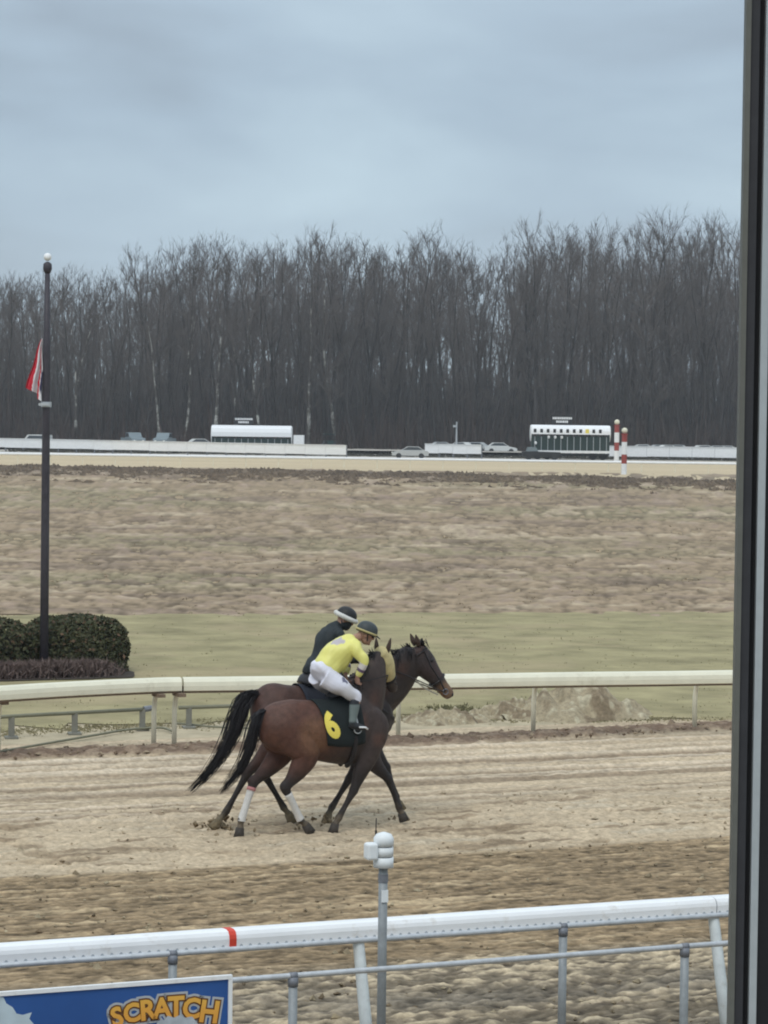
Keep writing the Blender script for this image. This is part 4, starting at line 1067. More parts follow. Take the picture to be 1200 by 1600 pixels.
# ================================================================== HORSES AND RIDERS
HY = rad(29)
HO = gr(373, 1310) - .09 * np.array([-math.sin(HY), math.cos(HY), 0]) + .55 * np.array([math.cos(HY), math.sin(HY), 0]); HO[2] = .012
PO = HO + .74 * np.array([-math.sin(HY), math.cos(HY), 0])
A3 = lambda *p: np.array(p, float)

class Torso:
    def __init__(s, secs):
        s.S = catmull(np.array(secs, float), 5)          # x, ztop, zbot, halfwidth
    def at(s, x):
        return [np.interp(x, s.S[:, 0], s.S[:, i]) for i in (1, 2, 3)]
    def pt(s, x, phi, off=0.0):
        zt, zb, hw = s.at(x); zc, hh = (zt + zb) / 2, (zt - zb) / 2
        return A3(x, -(hw + off) * math.sin(phi), zc + (hh + off) * math.cos(phi))
    def loft(s, mb):
        X = s.S; C = np.c_[X[:, 0], X[:, 0] * 0, (X[:, 1] + X[:, 2]) / 2]
        mb.loft(C, [A3(0, 0, 1)] * len(X), [A3(0, 1, 0)] * len(X), (X[:, 1] - X[:, 2]) / 2, X[:, 3], 28)
def hind(mb, hip, stifle, hock, fet, cor, k=1.0):
    hip, stifle, hock, fet, cor = map(lambda p: A3(*p), (hip, stifle, hock, fet, cor))
    g = stifle + (hock - stifle) * .5 + A3(.02, 0, 0); c1 = hock + (fet - hock) * .22; c2 = hock + (fet - hock) * .6
    q = A3(-.035, 0, .03)
    mb.limb([(hip + A3(0, 0, .12), .10 * k, .05), (hip, .235 * k, .115), (hip + (stifle - hip) * .5 + A3(-.03, 0, 0), .235 * k, .125), (stifle + A3(-.02, 0, 0), .185 * k, .11), (g, .122 * k, .085), (hock + (stifle - hock) * .16, .072 * k, .052), (hock, .066 * k, .048), (c1, .046 * k, .038), (c2, .036 * k, .031), (fet + (hock - fet) * .1, .043 * k, .037), (fet, .050 * k, .042), (fet + (cor - fet) * .5, .036 * k, .033), (cor, .05 * k, .047)], n=16, k=5)
    mb.limb([(hock + (stifle - hock) * .28 + A3(-.05, 0, .0), .022, .02), (hock + A3(-.045, 0, .035), .034, .028), (hock + A3(-.03, 0, -.02), .03, .026)], n=10)
def fore(mb, sh, elbow, knee, fet, cor, k=1.0):
    sh, elbow, knee, fet, cor = map(lambda p: A3(*p), (sh, elbow, knee, fet, cor))
    f1 = elbow + (knee - elbow) * .35; f2 = elbow + (knee - elbow) * .82; c2 = knee + (fet - knee) * .5
    mb.limb([(sh + A3(-.12, 0, .18), .10, .05), (sh, .17 * k, .085), (elbow + A3(.03, 0, .04), .135 * k, .085), (f1, .105 * k, .074), (f2, .063 * k, .052), (knee, .060 * k, .054), (knee + (fet - knee) * .14, .048 * k, .044), (c2, .036 * k, .031), (fet + (knee - fet) * .1, .043 * k, .037), (fet, .050 * k, .043), (fet + (cor - fet) * .5, .037 * k, .034), (cor, .05 * k, .047)], n=16, k=5)
def hoof_mesh(cor, tip):
    """hoof from the coronet to the toe"""
    cor, tip = A3(*cor), A3(*tip); d = nrm(tip - cor); L = np.linalg.norm(tip - cor); S = A3(0, 1, 0); U = nrm(np.cross(d, S))
    m = MB(); m.loft(np.array([cor - d * .008, cor + d * L * .5, cor + d * L]), [U] * 3, [S] * 3, [.050, .057, .066], [.047, .053, .06], 16)
    return m
def neck_head(mb, neck, head, sideh):
    """neck: (point, half depth, half width); head: list (point, half depth, half width), sideh = lateral axis of the head"""
    mb.limb(neck, n=18, k=5)
    mb.limb(head, side=sideh, n=16, k=5)
def locks(path, n, r0, spread0, spread1, seed, lens=(.7, 1.0), taper=.25, k=7):
    """hair as many thin tapering strands along a path"""
    r = np.random.default_rng(seed); P = catmull(np.array(path, float), 8); L = len(P); m = MB()
    for i in range(n):
        ln = r.uniform(*lens); idx = np.linspace(0, (L - 1) * ln, k); a0 = r.normal(0, 1, 3); a1 = r.normal(0, 1, 3)
        Q = []
        for j, f in enumerate(idx):
            ii = min(int(f), L - 2); p = P[ii] + (P[ii + 1] - P[ii]) * (f - ii); t = j / (k - 1)
            w = spread0 * (1 - t) + spread1 * math.sin(min(1, t * 1.35) * math.pi / 2) * (1 - .45 * max(0, t - .6) / .4)
            Q.append(p + (a0 * (1 - t) + a1 * t) * w * np.array((1, .75, .6)))
        m.tube(Q, np.interp(np.linspace(0, 1, k), (0, .5, 1), (r0, r0 * .9, r0 * taper)), 3)
    return m
def crest(neck, k=8):
    A = catmull(np.array([list(p) + [a] for p, a, b in neck]), k); t = np.gradient(A[:, :3], axis=0); out = []
    for i in range(len(A)):
        tt = nrm(t[i]); U = np.cross(tt, nrm(np.array((0, 1., 0)) - tt * tt[1])); U = -U if U[2] < 0 else U
        U = nrm(U); out.append(A[i, :3] + U * A[i, 3] * .97)
    return np.array(out)
def mane(neck, f0, f1, n, seed, lens, flick, sides):
    r = np.random.default_rng(seed); Cc = crest(neck); m = MB(); L = len(Cc) - 1
    for i in range(n):
        f = (f0 + (f1 - f0) * r.random()) * L; k = min(int(f), L - 1); c = Cc[k] + (Cc[k + 1] - Cc[k]) * (f - k) - A3(0, 0, .012) + A3(0, r.normal(0, .012), 0)
        sd_ = r.choice(sides); ln = r.uniform(*lens); tt = nrm(Cc[min(k + 1, L)] - Cc[k])
        if r.random() < flick: q1 = c + A3(-.01, sd_ * .012, .02); q2 = q1 + A3(r.normal(-.03, .02), r.normal(0, .02), r.uniform(.0, .045))
        else: q1 = c + A3(r.normal(0, .01), sd_ * r.uniform(.03, .055), .004); q2 = q1 + A3(r.normal(.0, .02), sd_ * r.uniform(.03, .05), -ln)
        m.tube([c, q1, q2], [.010, .009, .002], 3)
    return m
def ear(base, tip, w, fwd):
    base, tip = A3(*base), A3(*tip); d = tip - base
    m = MB(); m.limb([(base - d * .15, w * .6, w * .6), (base + d * .3, w, w * .8), (base + d * .65, w * .7, w * .55), (tip, .006, .006)], side=fwd, n=10); return m

def coat_fn(body, front, dark, mudc=None, muz=None, patches=()):
    def f(V):
        x, y, z = V[:, 0], V[:, 1], V[:, 2]
        C = np.tile(np.array(body, float), (len(V), 1))
        C = mixc(C, front, sstep(*F_['xf'], x + .1 * np.sin(9 * z)))
        C = mixc(C, dark, sstep(.92, .60, z + .05 * np.sin(11 * x) * np.cos(7 * y)))
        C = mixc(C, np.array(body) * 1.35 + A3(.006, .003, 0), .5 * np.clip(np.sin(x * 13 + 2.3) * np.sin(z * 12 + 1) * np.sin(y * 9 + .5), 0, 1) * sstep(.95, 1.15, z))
        for c, r_, col, k in patches: C = mixc(C, col, k * sstep(r_, r_ * .45, np.linalg.norm(V - np.array(c), axis=1)))
        if mudc is not None: C = mixc(C, mudc, .85 * sstep(.30, .04, z + .05 * np.sin(31 * x) * np.sin(27 * z + 3 * y)))
        return C
    F_ = {'xf': (.30, .85)}; f.F = F_
    return f

def wr(k, s):
    r_ = np.random.default_rng(k); W_ = r_.normal(0, 1, (9, 3)); W_ /= np.linalg.norm(W_, axis=1, keepdims=True); fr = r_.uniform(14, 48, 9); p0 = r_.uniform(0, 6.28, 9)
    return lambda V: s * sum(np.sin(V @ W_[q] * fr[q] + p0[q] + 1.6 * np.sin(V @ W_[(q + 3) % 9] * 11)) * 20 / fr[q] for q in range(9)) / 2.6
def muscle(k, s):
    r_ = np.random.default_rng(k); W_ = r_.normal(0, 1, (8, 3)) * np.array((1, 1, .7)); W_ /= np.linalg.norm(W_, axis=1, keepdims=True); fr = r_.uniform(7, 17, 8); p0 = r_.uniform(0, 6.28, 8)
    return lambda V: s * sum(np.sin(V @ W_[q] * fr[q] + p0[q] + 1.3 * np.sin(V @ W_[(q + 3) % 8] * 6)) for q in range(8)) / 2.8 * sstep(.75, 1.05, V[:, 2])
# ---------------------------------------------------------------- racehorse number 6
rh = empty('racehorse', HO, HY, 'bay racehorse wearing yellow number 6 cloth and white hind bandages', 'horse')
RT = Torso([(-.335, 1.36, 1.22, .03), (-.295, 1.47, 1.12, .16), (-.16, 1.575, 1.01, .24), (.04, 1.618, .95, .275), (.2, 1.605, .915, .275), (.4, 1.585, .875, .275), (.6, 1.585, .835, .285), (.78, 1.63, .81, .28), (.92, 1.695, .815, .25), (1.04, 1.68, .85, .225), (1.15, 1.60, .92, .205), (1.25, 1.48, 1.0, .175), (1.32, 1.36, 1.12, .11), (1.34, 1.28, 1.2, .03)])
m = MB(); RT.loft(m)
hind(m, (-.05, .145, 1.36), (.08, .165, 1.02), (-.35, .12, .63), (-.515, .10, .20), (-.53, .10, .10))
hind(m, (-.03, -.15, 1.36), (.21, -.175, .99), (-.055, -.14, .585), (.165, -.11, .19), (.24, -.11, .125))
fore(m, (1.16, -.15, 1.26), (1.02, -.15, .89), (.87, -.12, .50), (.685, -.10, .185), (.635, -.10, .105))
fore(m, (1.17, .15, 1.25), (1.20, .15, .88), (1.475, .11, .585), (1.625, .10, .235), (1.665, .10, .15))
hd = nrm(A3(.60, .50, -.85)); hs = nrm(np.cross(hd, A3(0, 0, 1)))          # head swung away to the left, nose down
poll = A3(1.325, .06, 2.12)
RN = [(A3(.92, 0, 1.36), .30, .15), (A3(1.06, 0, 1.52), .27, .15), (A3(1.15, .0, 1.72), .21, .128), (A3(1.21, .02, 1.93), .165, .118), (A3(1.27, .05, 2.05), .12, .10), (A3(1.32, .08, 2.10), .075, .075)]
neck_head(m, RN,
          [(poll - hd * .03, .075, .07), (poll + hd * .10, .115, .095), (poll + hd * .22, .12, .098), (poll + hd * .36, .088, .075), (poll + hd * .5, .068, .06), (poll + hd * .6, .062, .062), (poll + hd * .655, .035, .04)], hs)
bay, dkbay, blk = (.090, .040, .028), (.052, .037, .033), (.026, .021, .020)
cf = coat_fn(bay, dkbay, blk, (.16, .125, .085), patches=(((.27, -.27, 1.2), .30, (.17, .085, .045), .7), ((-.15, -.1, 1.45), .3, (.085, .042, .03), .6)))
remeshed('body', m, .0125, M_coat, rh, cf, 5, .6, muscle(21, .007))
rh_tail = locks([(-.28, 0.0, 1.49), (-.36, .01, 1.44), (-.41, .03, 1.25), (-.44, .06, 1.02), (-.55, .09, .80), (-.70, .11, .62), (-.78, .12, .54)], 200, .0058, .02, .046, 5, (.6, 1.0)); rh_tail.build('tail', M_hair, rh, True, fixn=False)
mane(RN, .12, .92, 240, 8, (.05, .15), .12, (-1, 1)).build('mane', M_hair, rh, True, fixn=False)
for nm, cor, tip in (('hoof', (-.53, .10, .105), (-.545, .10, .0)), ('hoof', (.235, -.11, .125), (.305, -.11, .03)), ('hoof', (.637, -.10, .11), (.607, -.10, .0)), ('hoof', (1.663, .10, .152), (1.70, .10, .07))):
    hoof_mesh(cor, tip).build(nm, M_hoof, rh, True)
def bandage(pts, r_):
    m = MB(); m.limb([(A3(*p), a, b) for p, (a, b) in zip(pts, r_)], n=16, k=4); return m
b1 = bandage([(-.375, .118, .575), (-.44, .11, .40), (-.50, .10, .24), (-.513, .10, .19)], [(.049, .042), (.042, .037), (.046, .041), (.051, .044)]).build('bandage', M_wrap, rh, True)
m = MB(); m.limb([(A3(-.372, .118, .585), .055, .047), (A3(-.385, .117, .545), .055, .047)], n=16); m.build('pink_tape', mat('pink_tape', (.50, .22, .22), .8, .15), b1, True)
bandage([(-.02, -.137, .52), (.06, -.125, .385), (.135, -.112, .245), (.165, -.11, .195)], [(.051, .044), (.042, .037), (.046, .041), (.051, .044)]).build('bandage', M_wrap, rh, True)
# ears, hood, bridle
up = nrm(np.cross(hs, hd)); 
if up[2] < 0: up = -up
M_ear = mat('ear_coat', (.06, .038, .028), .7, .15, 20)
for s in (-1, 1):
    b = poll + up * .045 + hs * s * .07
    ear(b, b + A3(.015, 0, .165) + hs * s * .025, .036, hs).build('ear', M_ear, rh, True)
m = MB(); m.limb([(poll - hd * .05, .085, .08), (poll + hd * .02, .108, .096), (poll + hd * .10, .134, .113), (poll + hd * .22, .135, .114), (poll + hd * .33, .108, .094), (poll + hd * .40, .094, .082)], side=hs, n=18, k=4); m.build('yellow_hood', M_hood, rh, True)
def ring(c, ax_u, ax_s, ru, rs, r_=0, n=22):
    return [c + ax_u * ru * math.sin(a) + ax_s * rs * math.cos(a) for a in np.linspace(0, 2 * math.pi, n)]
m = MB(); m.tube(ring(poll + hd * .44, up, hs, .088, .076), .010, 6); m.tube([poll + hs * .1 * -1 + hd * .02, poll + hd * .3 - hs * .095, poll + hd * .54 - hs * .07], .009, 6); m.tube(ring(poll + hd * .545 - hs * .075, up, hd, .035, .035, 0), .007, 6); m.build('bridle', M_leather, rh)
m = MB(); m.ball(poll + hd * .555 - hs * .08, (.03, .03, .03)); m.build('bit_ring', M_galv, rh)
# saddle cloth with its number, saddle and girth
def cloth(x0, x1, phi, off, skew, nx=14, nph=34, th=.012):
    m = MB(); V = []; 
    for layer in (off, off + th):
        for j in range(nph):
            ph = -phi + 2 * phi * j / (nph - 1)
            for i in range(nx):
                x = x0 + (x1 - x0) * i / (nx - 1) + skew * (abs(ph) / phi) ** 1.3
                V.append(RT.pt(x, ph, layer + .004 * math.sin(x * 40 + ph * 5) * (abs(ph) / phi)))
    n_ = nx * nph; Fs = []
    for j in range(nph - 1):
        for i in range(nx - 1):
            a = j * nx + i; Fs += [(a, a + 1, a + nx + 1, a + nx), (n_ + a, n_ + a + nx, n_ + a + nx + 1, n_ + a + 1)]
    edge = [(0, i) for i in range(nx)] + [(j, nx - 1) for j in range(1, nph)] + [(nph - 1, i) for i in range(nx - 2, -1, -1)] + [(j, 0) for j in range(nph - 2, 0, -1)]
    e = [j * nx + i for j, i in edge]
    for a, b in zip(e, e[1:] + e[:1]): Fs.append((a, b, n_ + b, n_ + a))
    m.add(V, Fs); return m
sc_ = cloth(.33, .86, rad(112), .014, .10).build('saddle_cloth', M_cloth, rh, True)
def number_on(torso, ch, xc, phc, size, lean, off, material, parent, name, grow=0.0):
    cu = bpy.data.curves.new('n', 'FONT'); cu.body = ch; cu.size = size; cu.align_x = 'CENTER'; cu.align_y = 'CENTER'; cu.offset = .016 + grow; cu.resolution_u = 4; cu.extrude = .003
    o = bpy.data.objects.new('n', cu); COL.objects.link(o); bpy.context.view_layer.update()
    me = bpy.data.meshes.new_from_object(o.evaluated_get(bpy.context.evaluated_depsgraph_get())); bpy.data.objects.remove(o)
    bm = bmesh.new(); bm.from_mesh(me); bmesh.ops.triangulate(bm, faces=bm.faces); bmesh.ops.subdivide_edges(bm, edges=[e for e in bm.edges if e.calc_length() > .03], cuts=2)
    zt, zb, hw = torso.at(xc); Rr = ((zt - zb) / 2 + hw) / 2
    for v in bm.verts:
        a, b, d = v.co; a2 = a + b * lean
        v.co = torso.pt(xc + a2, phc - b / Rr, off + d)
    bm.to_mesh(me); bm.free(); me.materials.clear(); me.materials.append(material)
    return link(name, me, parent)
number_on(RT, '6', .47, rad(75), .35, -.33, .033, M_yellow, sc_, 'number_six')
m = MB(); m.limb([(A3(.60, 0, 1.635), .012, .10), (A3(.66, 0, 1.665), .03, .15), (A3(.80, 0, 1.675), .03, .14), (A3(.93, 0, 1.735), .028, .09), (A3(.97, 0, 1.76), .012, .04)], n=16); m.build('saddle', M_leather, rh, True)
m = MB(); m.tube([RT.pt(.80, ph, .02) for ph in np.linspace(-2.9, 2.9, 40)], .03, 8); m.build('girth', M_leather, rh, True)
for s in (-1, 1):
    m = MB(); m.tube([(.78, s * .27, 1.52), (.80, s * .325, 1.36), (.805, s * .335, 1.30)], .009, 6); m.tube(ring(A3(.805, s * .335, 1.265), A3(0, 0, 1), A3(1, 0, 0), .045, .05, 0), .007, 6); m.build('stirrup', M_galv, rh)
m = MB(); m.tube([poll + hd * .54 - hs * .08, A3(1.30, -.16, 1.88), A3(1.05, -.16, 1.83), A3(.88, -.17, 1.82)], .007, 6); m.tube([poll + hd * .54 + hs * .08, A3(1.25, .2, 1.86), A3(1.0, .15, 1.84), A3(.88, .16, 1.82)], .007, 6); m.build('reins', M_leather, rh)

# ---------------------------------------------------------------- lead pony on the far side
lp = empty('lead_pony', PO, HY, 'dark brown lead horse on the far side with head high and long black tail', 'horse')
PT = Torso([(-.07, 1.48, 1.30, .03), (-.03, 1.6, 1.18, .15), (.08, 1.705, 1.06, .235), (.24, 1.745, .99, .28), (.42, 1.725, .95, .28), (.62, 1.69, .91, .285), (.85, 1.685, .87, .29), (1.02, 1.74, .85, .285), (1.16, 1.80, .86, .26), (1.32, 1.78, .88, .245), (1.52, 1.72, .93, .235), (1.69, 1.60, .99, .20), (1.81, 1.46, 1.08, .12), (1.85, 1.34, 1.2, .03)])
m = MB(); PT.loft(m)
hind(m, (.19, -.145, 1.46), (.24, -.17, 1.10), (-.19, -.13, .68), (-.455, -.11, .235), (-.56, -.10, .115))
hind(m, (.20, .145, 1.46), (.42, .165, 1.06), (.17, .13, .62), (.43, .11, .20), (.50, .11, .115))
fore(m, (1.6, -.15, 1.32), (1.47, -.15, .95), (1.21, -.12, .54), (.985, -.10, .20), (.935, -.10, .11))
fore(m, (1.62, .15, 1.32), (1.63, .15, .94), (1.86, .11, .62), (2.0, .10, .25), (2.04, .10, .16))
ph_ = nrm(A3(.43, -.04, -.58)); ps = nrm(np.cross(ph_, A3(0, 0, 1))); ppoll = A3(2.10, -.18, 2.115)
HK = 1.13
PN = [(A3(1.38, 0, 1.45), .36, .18), (A3(1.59, -.01, 1.57), .355, .175), (A3(1.80, -.06, 1.73), .31, .15), (A3(1.95, -.12, 1.89), .245, .125), (A3(2.04, -.155, 2.01), .185, .105), (A3(2.10, -.18, 2.075), .12, .088)]
neck_head(m, PN,
          [(ppoll - ph_ * .02, .09, .08), (ppoll + ph_ * .11, .14, .108), (ppoll + ph_ * .25 + A3(-.015, 0, -.01), .158, .11), (ppoll + ph_ * .43, .108, .084), (ppoll + ph_ * .58 + A3(.01, 0, .005), .086, .07), (ppoll + ph_ * .70 + A3(.015, 0, .01), .084, .072), (ppoll + ph_ * .77 + A3(.01, 0, .01), .056, .053)], ps)
mz = ppoll + ph_ * .67
pbody, pfront, pblk = (.066, .033, .026), (.036, .028, .027), (.024, .019, .018)
cf = coat_fn(pbody, pfront, pblk, (.19, .155, .095), patches=((ppoll + ph_ * .3, .22, (.05, .033, .032), .8), (mz - ph_ * .03 + A3(0, -.03, 0), .17, (.19, .115, .07), .95), (mz + ph_ * .11 + A3(.03, 0, 0), .09, (.03, .022, .022), 1.0)))
cf.F['xf'] = (1.0, 1.6)
remeshed('body', m, .0125, M_coat, lp, cf, 5, .6, muscle(22, .007))
locks([(-.04, 0, 1.63), (-.14, .0, 1.60), (-.225, 0, 1.46), (-.30, -.01, 1.26), (-.40, -.03, 1.05), (-.56, -.05, .82), (-.76, -.06, .62), (-.92, -.06, .49)], 300, .0062, .028, .055, 6, (.6, 1.0)).build('tail', M_hair, lp, True, fixn=False)
mm = mane(PN, .1, .97, 320, 9, (.06, .2), .22, (-1, -1, 1))
r = np.random.default_rng(10)
for i in range(16):
    c = crest(PN)[27] - A3(0, 0, .02); mm.tube([c, c + A3(r.normal(-.045, .02), r.normal(0, .02), r.uniform(.03, .08))], [.009, .003], 3)
for i in range(30):
    c = ppoll + A3(r.normal(.03, .02), r.normal(0, .03), .05); mm.tube([c, c + A3(r.normal(.02, .03), r.normal(0, .03), r.uniform(.03, .09)), c + A3(r.normal(.07, .03), r.normal(0, .04), -.04)], [.009, .007, .002], 3)
mm.build('mane', M_hair, lp, True, fixn=False)
for s in (-1, 1):
    b = ppoll + A3(.0, 0, .06) + ps * s * .06
    ear(b, b + A3(-.05, 0, .13) + ps * s * .02, .034, ps).build('ear', M_ear, lp, True)
for cor, tip in (((-.555, -.10, .12), (-.635, -.10, .03)), ((.495, .11, .12), (.555, .11, .01)), ((.938, -.10, .115), (.905, -.10, .005)), ((2.037, .10, .165), (2.08, .10, .08))): hoof_mesh(cor, tip).build('hoof', M_mudhoof, lp, True)
for s in (-1, 1):
    m = MB(); m.ball(ppoll + ph_ * .23 + ps * s * .102 + A3(.035, 0, .05), (.024, .017, .024)); m.build('eye', M_black, lp, True)
    m = MB(); m.ball(ppoll + ph_ * .74 + ps * s * .052 + A3(.035, 0, .02), (.018, .014, .024)); m.build('nostril', M_black, lp, True)
pu = nrm(np.cross(ps, ph_)); pu = pu if pu[2] > 0 else -pu
m = MB(); m.tube(ring(ppoll + ph_ * .48, pu, ps, .112, .09), .012, 6)
for s in (-1, 1): m.tube([ppoll + ph_ * .02 + ps * s * .09 + pu * .05, ppoll + ph_ * .25 + ps * s * .116, ppoll + ph_ * .49 + ps * s * .09, ppoll + ph_ * .64 + ps * s * .08 - pu * .02], .010, 6)
m.tube(ring(ppoll + ph_ * .04, pu, ps, .118, .10), .010, 6); m.build('bridle', M_leather, lp)
m = MB()
for s in (-1, 1): m.tube(ring(ppoll + ph_ * .645 + ps * s * .085 - pu * .02, pu, ph_, .035, .035), .006, 6)
m.build('bit_ring', M_galvd, lp)
m = MB(); m.tube(catmull([ppoll + ph_ * .06 - pu * .02 + ps * -.09, ppoll + ph_ * .12 - pu * .15 + ps * -.06, ppoll + ph_ * .26 - pu * .225, ppoll + ph_ * .44 - pu * .20, ppoll + ph_ * .64 - pu * .1], 5), .010, 6); m.build('chin_rope', mat('pale_rope', (.42, .40, .34), .8, .2, 30), lp)
m = MB()
for s in (-1, 1): m.tube([ppoll + ph_ * .64 - pu * .04 + ps * s * .09, A3(1.93, -.1 + s * -.16, 1.80), A3(1.6, s * -.15, 1.93), A3(1.42, .04, 2.0)], .008, 6)
m.build('reins', M_leather, lp)
# breast collar, saddle pad, stock saddle
def strap(tor, pts, off, r_): return [tor.pt(x, ph, off) for x, ph in pts]
m = MB(); m.tube([A3(1.22, -.27, 1.52), A3(1.58, -.25, 1.40), A3(1.79, -.17, 1.27), A3(1.885, 0, 1.20), A3(1.79, .17, 1.27), A3(1.58, .25, 1.40)], .022, 8); m.tube([A3(1.885, 0, 1.20), A3(1.74, 0, .99), A3(1.5, 0, .89)], .016, 8); m.build('breast_collar', M_leather, lp, True)
RT_keep = RT; RT = PT
cloth(.52, 1.16, rad(78), .016, .03).build('saddle_pad', mat('navy_pad', (.020, .023, .034), .9, .15, 9), lp, True)
RT = RT_keep
m = MB(); m.limb([(A3(.62, 0, 1.72), .05, .16), (A3(.70, 0, 1.80), .06, .20), (A3(.85, 0, 1.765), .04, .21), (A3(1.02, 0, 1.79), .05, .18), (A3(1.14, 0, 1.87), .04, .08)], n=16); m.tube([(1.14, 0, 1.85), (1.16, 0, 1.95), (1.17, 0, 1.985)], [.03, .022, .035], 10); m.build('saddle', M_leather, lp, True)
for s in (-1, 1):
    m = MB(); m.limb([(A3(.9, s * .24, 1.66), .12, .02), (A3(.97, s * .305, 1.40), .11, .02), (A3(1.0, s * .315, 1.15), .05, .018)], n=10); m.tube(ring(A3(1.02, s * .33, 1.04), A3(0, 0, 1), A3(1, 0, 0), .07, .06, 0), .012, 6); m.build('stirrup_fender', M_leather, lp, True)

# ---------------------------------------------------------------- riders
def hand(mb, wrist, d, palm_n, s=1.0, curl=1.0):
    """palm, four bent fingers of unequal length and a thumb"""
    d = nrm(d); nn = nrm(np.array(palm_n, float) - d * np.dot(palm_n, d)); w = np.cross(d, nn); wrist = np.array(wrist, float)
    mb.limb([(wrist - d * .02, .021, .026), (wrist + d * .03, .019, .037), (wrist + d * .085, .016, .042)], side=w, n=12)
    for k, (o, L) in enumerate(((-.031, .062), (-.011, .072), (.010, .068), (.030, .052))):
        b = wrist + d * .075 + w * o; c1 = b + (d * math.cos(.7 * curl) + nn * math.sin(.7 * curl)) * L * .5; c2 = c1 + (d * math.cos(1.7 * curl) + nn * math.sin(1.7 * curl)) * L * .32; c3 = c2 + (d * math.cos(2.6 * curl) + nn * math.sin(2.6 * curl)) * L * .25
        mb.tube([b, c1, c2, c3], [.0098, .0095, .009, .007], 8)
    t0 = wrist + d * .03 - w * .03; mb.tube([t0, t0 + d * .03 - w * .022 + nn * .012, t0 + d * .055 - w * .012 + nn * .032], [.012, .0105, .008], 8)
def figure(parent, J, face, yawside):
    """one continuous body: J gives the joints"""
    mb = MB()
    mb.limb([(J['pelvis'] + nrm(J['pelvis'] - J['waist']) * .02, .06, .09), (J['pelvis'], .08, .125), (J['waist'], .08, .115), (J['chest'], .10, .145), (J['upper'], .085, .165), (J['neck'], .055, .062), (J['head'] * .5 + J['neck'] * .5, .052, .055)], n=18)
    for s in ('R', 'L'):
        mb.limb([(J['hip' + s], .07, .07), (J['hip' + s] * .5 + J['knee' + s] * .5, .07, .065), (J['knee' + s], .054, .05), (J['knee' + s] * .55 + J['ank' + s] * .45, .052, .048), (J['ank' + s], .034, .032)], n=14)
        fd = nrm(J['toe' + s] - J['ank' + s]); mb.limb([(J['ank' + s] - fd * .01 + A3(0, 0, -.018), .024, .022), (J['ank' + s] + fd * .06 + A3(0, 0, -.016), .024, .026), (J['toe' + s] - fd * .03, .013, .02)], n=10)
        mb.limb([(J['upper'] * .5 + J['sh' + s] * .5, .06, .06), (J['sh' + s], .055, .055), (J['sh' + s] * .5 + J['elb' + s] * .5, .043, .043), (J['elb' + s], .036, .036), (J['elb' + s] * .5 + J['wri' + s] * .5, .033, .033), (J['wri' + s], .023, .026)], n=12)
        hd_ = J['wri' + s] - J['elb' + s]; hand(mb, J['wri' + s], J.get('hdir' + s, hd_), J.get('hn' + s, A3(0, 0, -1)))
    # head with brow, nose, lips, chin and ears, looking along face
    f = nrm(face); sd_ = nrm(np.cross(A3(0, 0, 1), f)); u = np.cross(f, sd_); H_ = J['head']
    Rm = np.stack([f, sd_, u], 1)
    mb.ball(H_ + u * .02, (.098, .076, .105), 18, 12, rot=Rm); mb.ball(H_ + f * .028 - u * .055, (.066, .058, .068), 14, 10, rot=Rm)
    mb.limb([(H_ + f * .088 + u * .02, .012, .011), (H_ + f * .108 - u * .018, .018, .016), (H_ + f * .092 - u * .034, .008, .012)], side=sd_, n=8)
    mb.ball(H_ + f * .087 - u * .058, (.012, .024, .011), 10, 6, rot=Rm); mb.ball(H_ + f * .078 - u * .098, (.022, .024, .018), 10, 6, rot=Rm)
    for s in (-1, 1): mb.ball(H_ + sd_ * s * .077 - f * .005 - u * .015, (.020, .009, .03), 8, 6, rot=Rm)
    remeshed('body', mb, .0075, M_skin, parent, None, 1, .4)
    return f, sd_, u, Rm
def eyes(parent, H_, f, sd_, u):
    for s in (-1, 1):
        m = MB(); m.ball(H_ + f * .083 + sd_ * s * .032 + u * .012, (.012, .012, .009), 10, 6); m.build('eye', M_white, parent, True)
        m = MB(); m.ball(H_ + f * .092 + sd_ * s * .032 + u * .012, (.0055, .0055, .0055), 8, 6); m.build('pupil', M_black, parent, True)
def helmet(parent, H_, f, sd_, u, Rm, material, band=None, band_r=.018, brim=True, k=1.0, nm='helmet'):
    m = MB(); C = []; n = 9
    hb = H_ + u * .035
    cs = [hb + u * z for z in (-.03, .0, .03, .06, .085, .105, .118, .124)]; ru = [.128, .132, .130, .121, .105, .08, .048, .012]
    m.loft(np.array(cs), [f] * 8, [sd_] * 8, [r_ * k for r_ in ru], [r_ * .86 * k for r_ in ru], 22)
    if brim: m.limb([(hb + f * .10 - u * .005, .012, .085), (hb + f * .155 - u * .018, .008, .075), (hb + f * .185 - u * .03, .004, .045)], side=sd_, n=14)
    o = m.build(nm, material, parent, True)
    if band is not None:
        m = MB(); c_ = hb - u * .005; m.tube([c_ + f * .136 * k * math.cos(a) + sd_ * .117 * k * math.sin(a) for a in np.linspace(0, 2 * math.pi, 30)], band_r, 8); m.build('helmet_band', band, o, True)
    return o
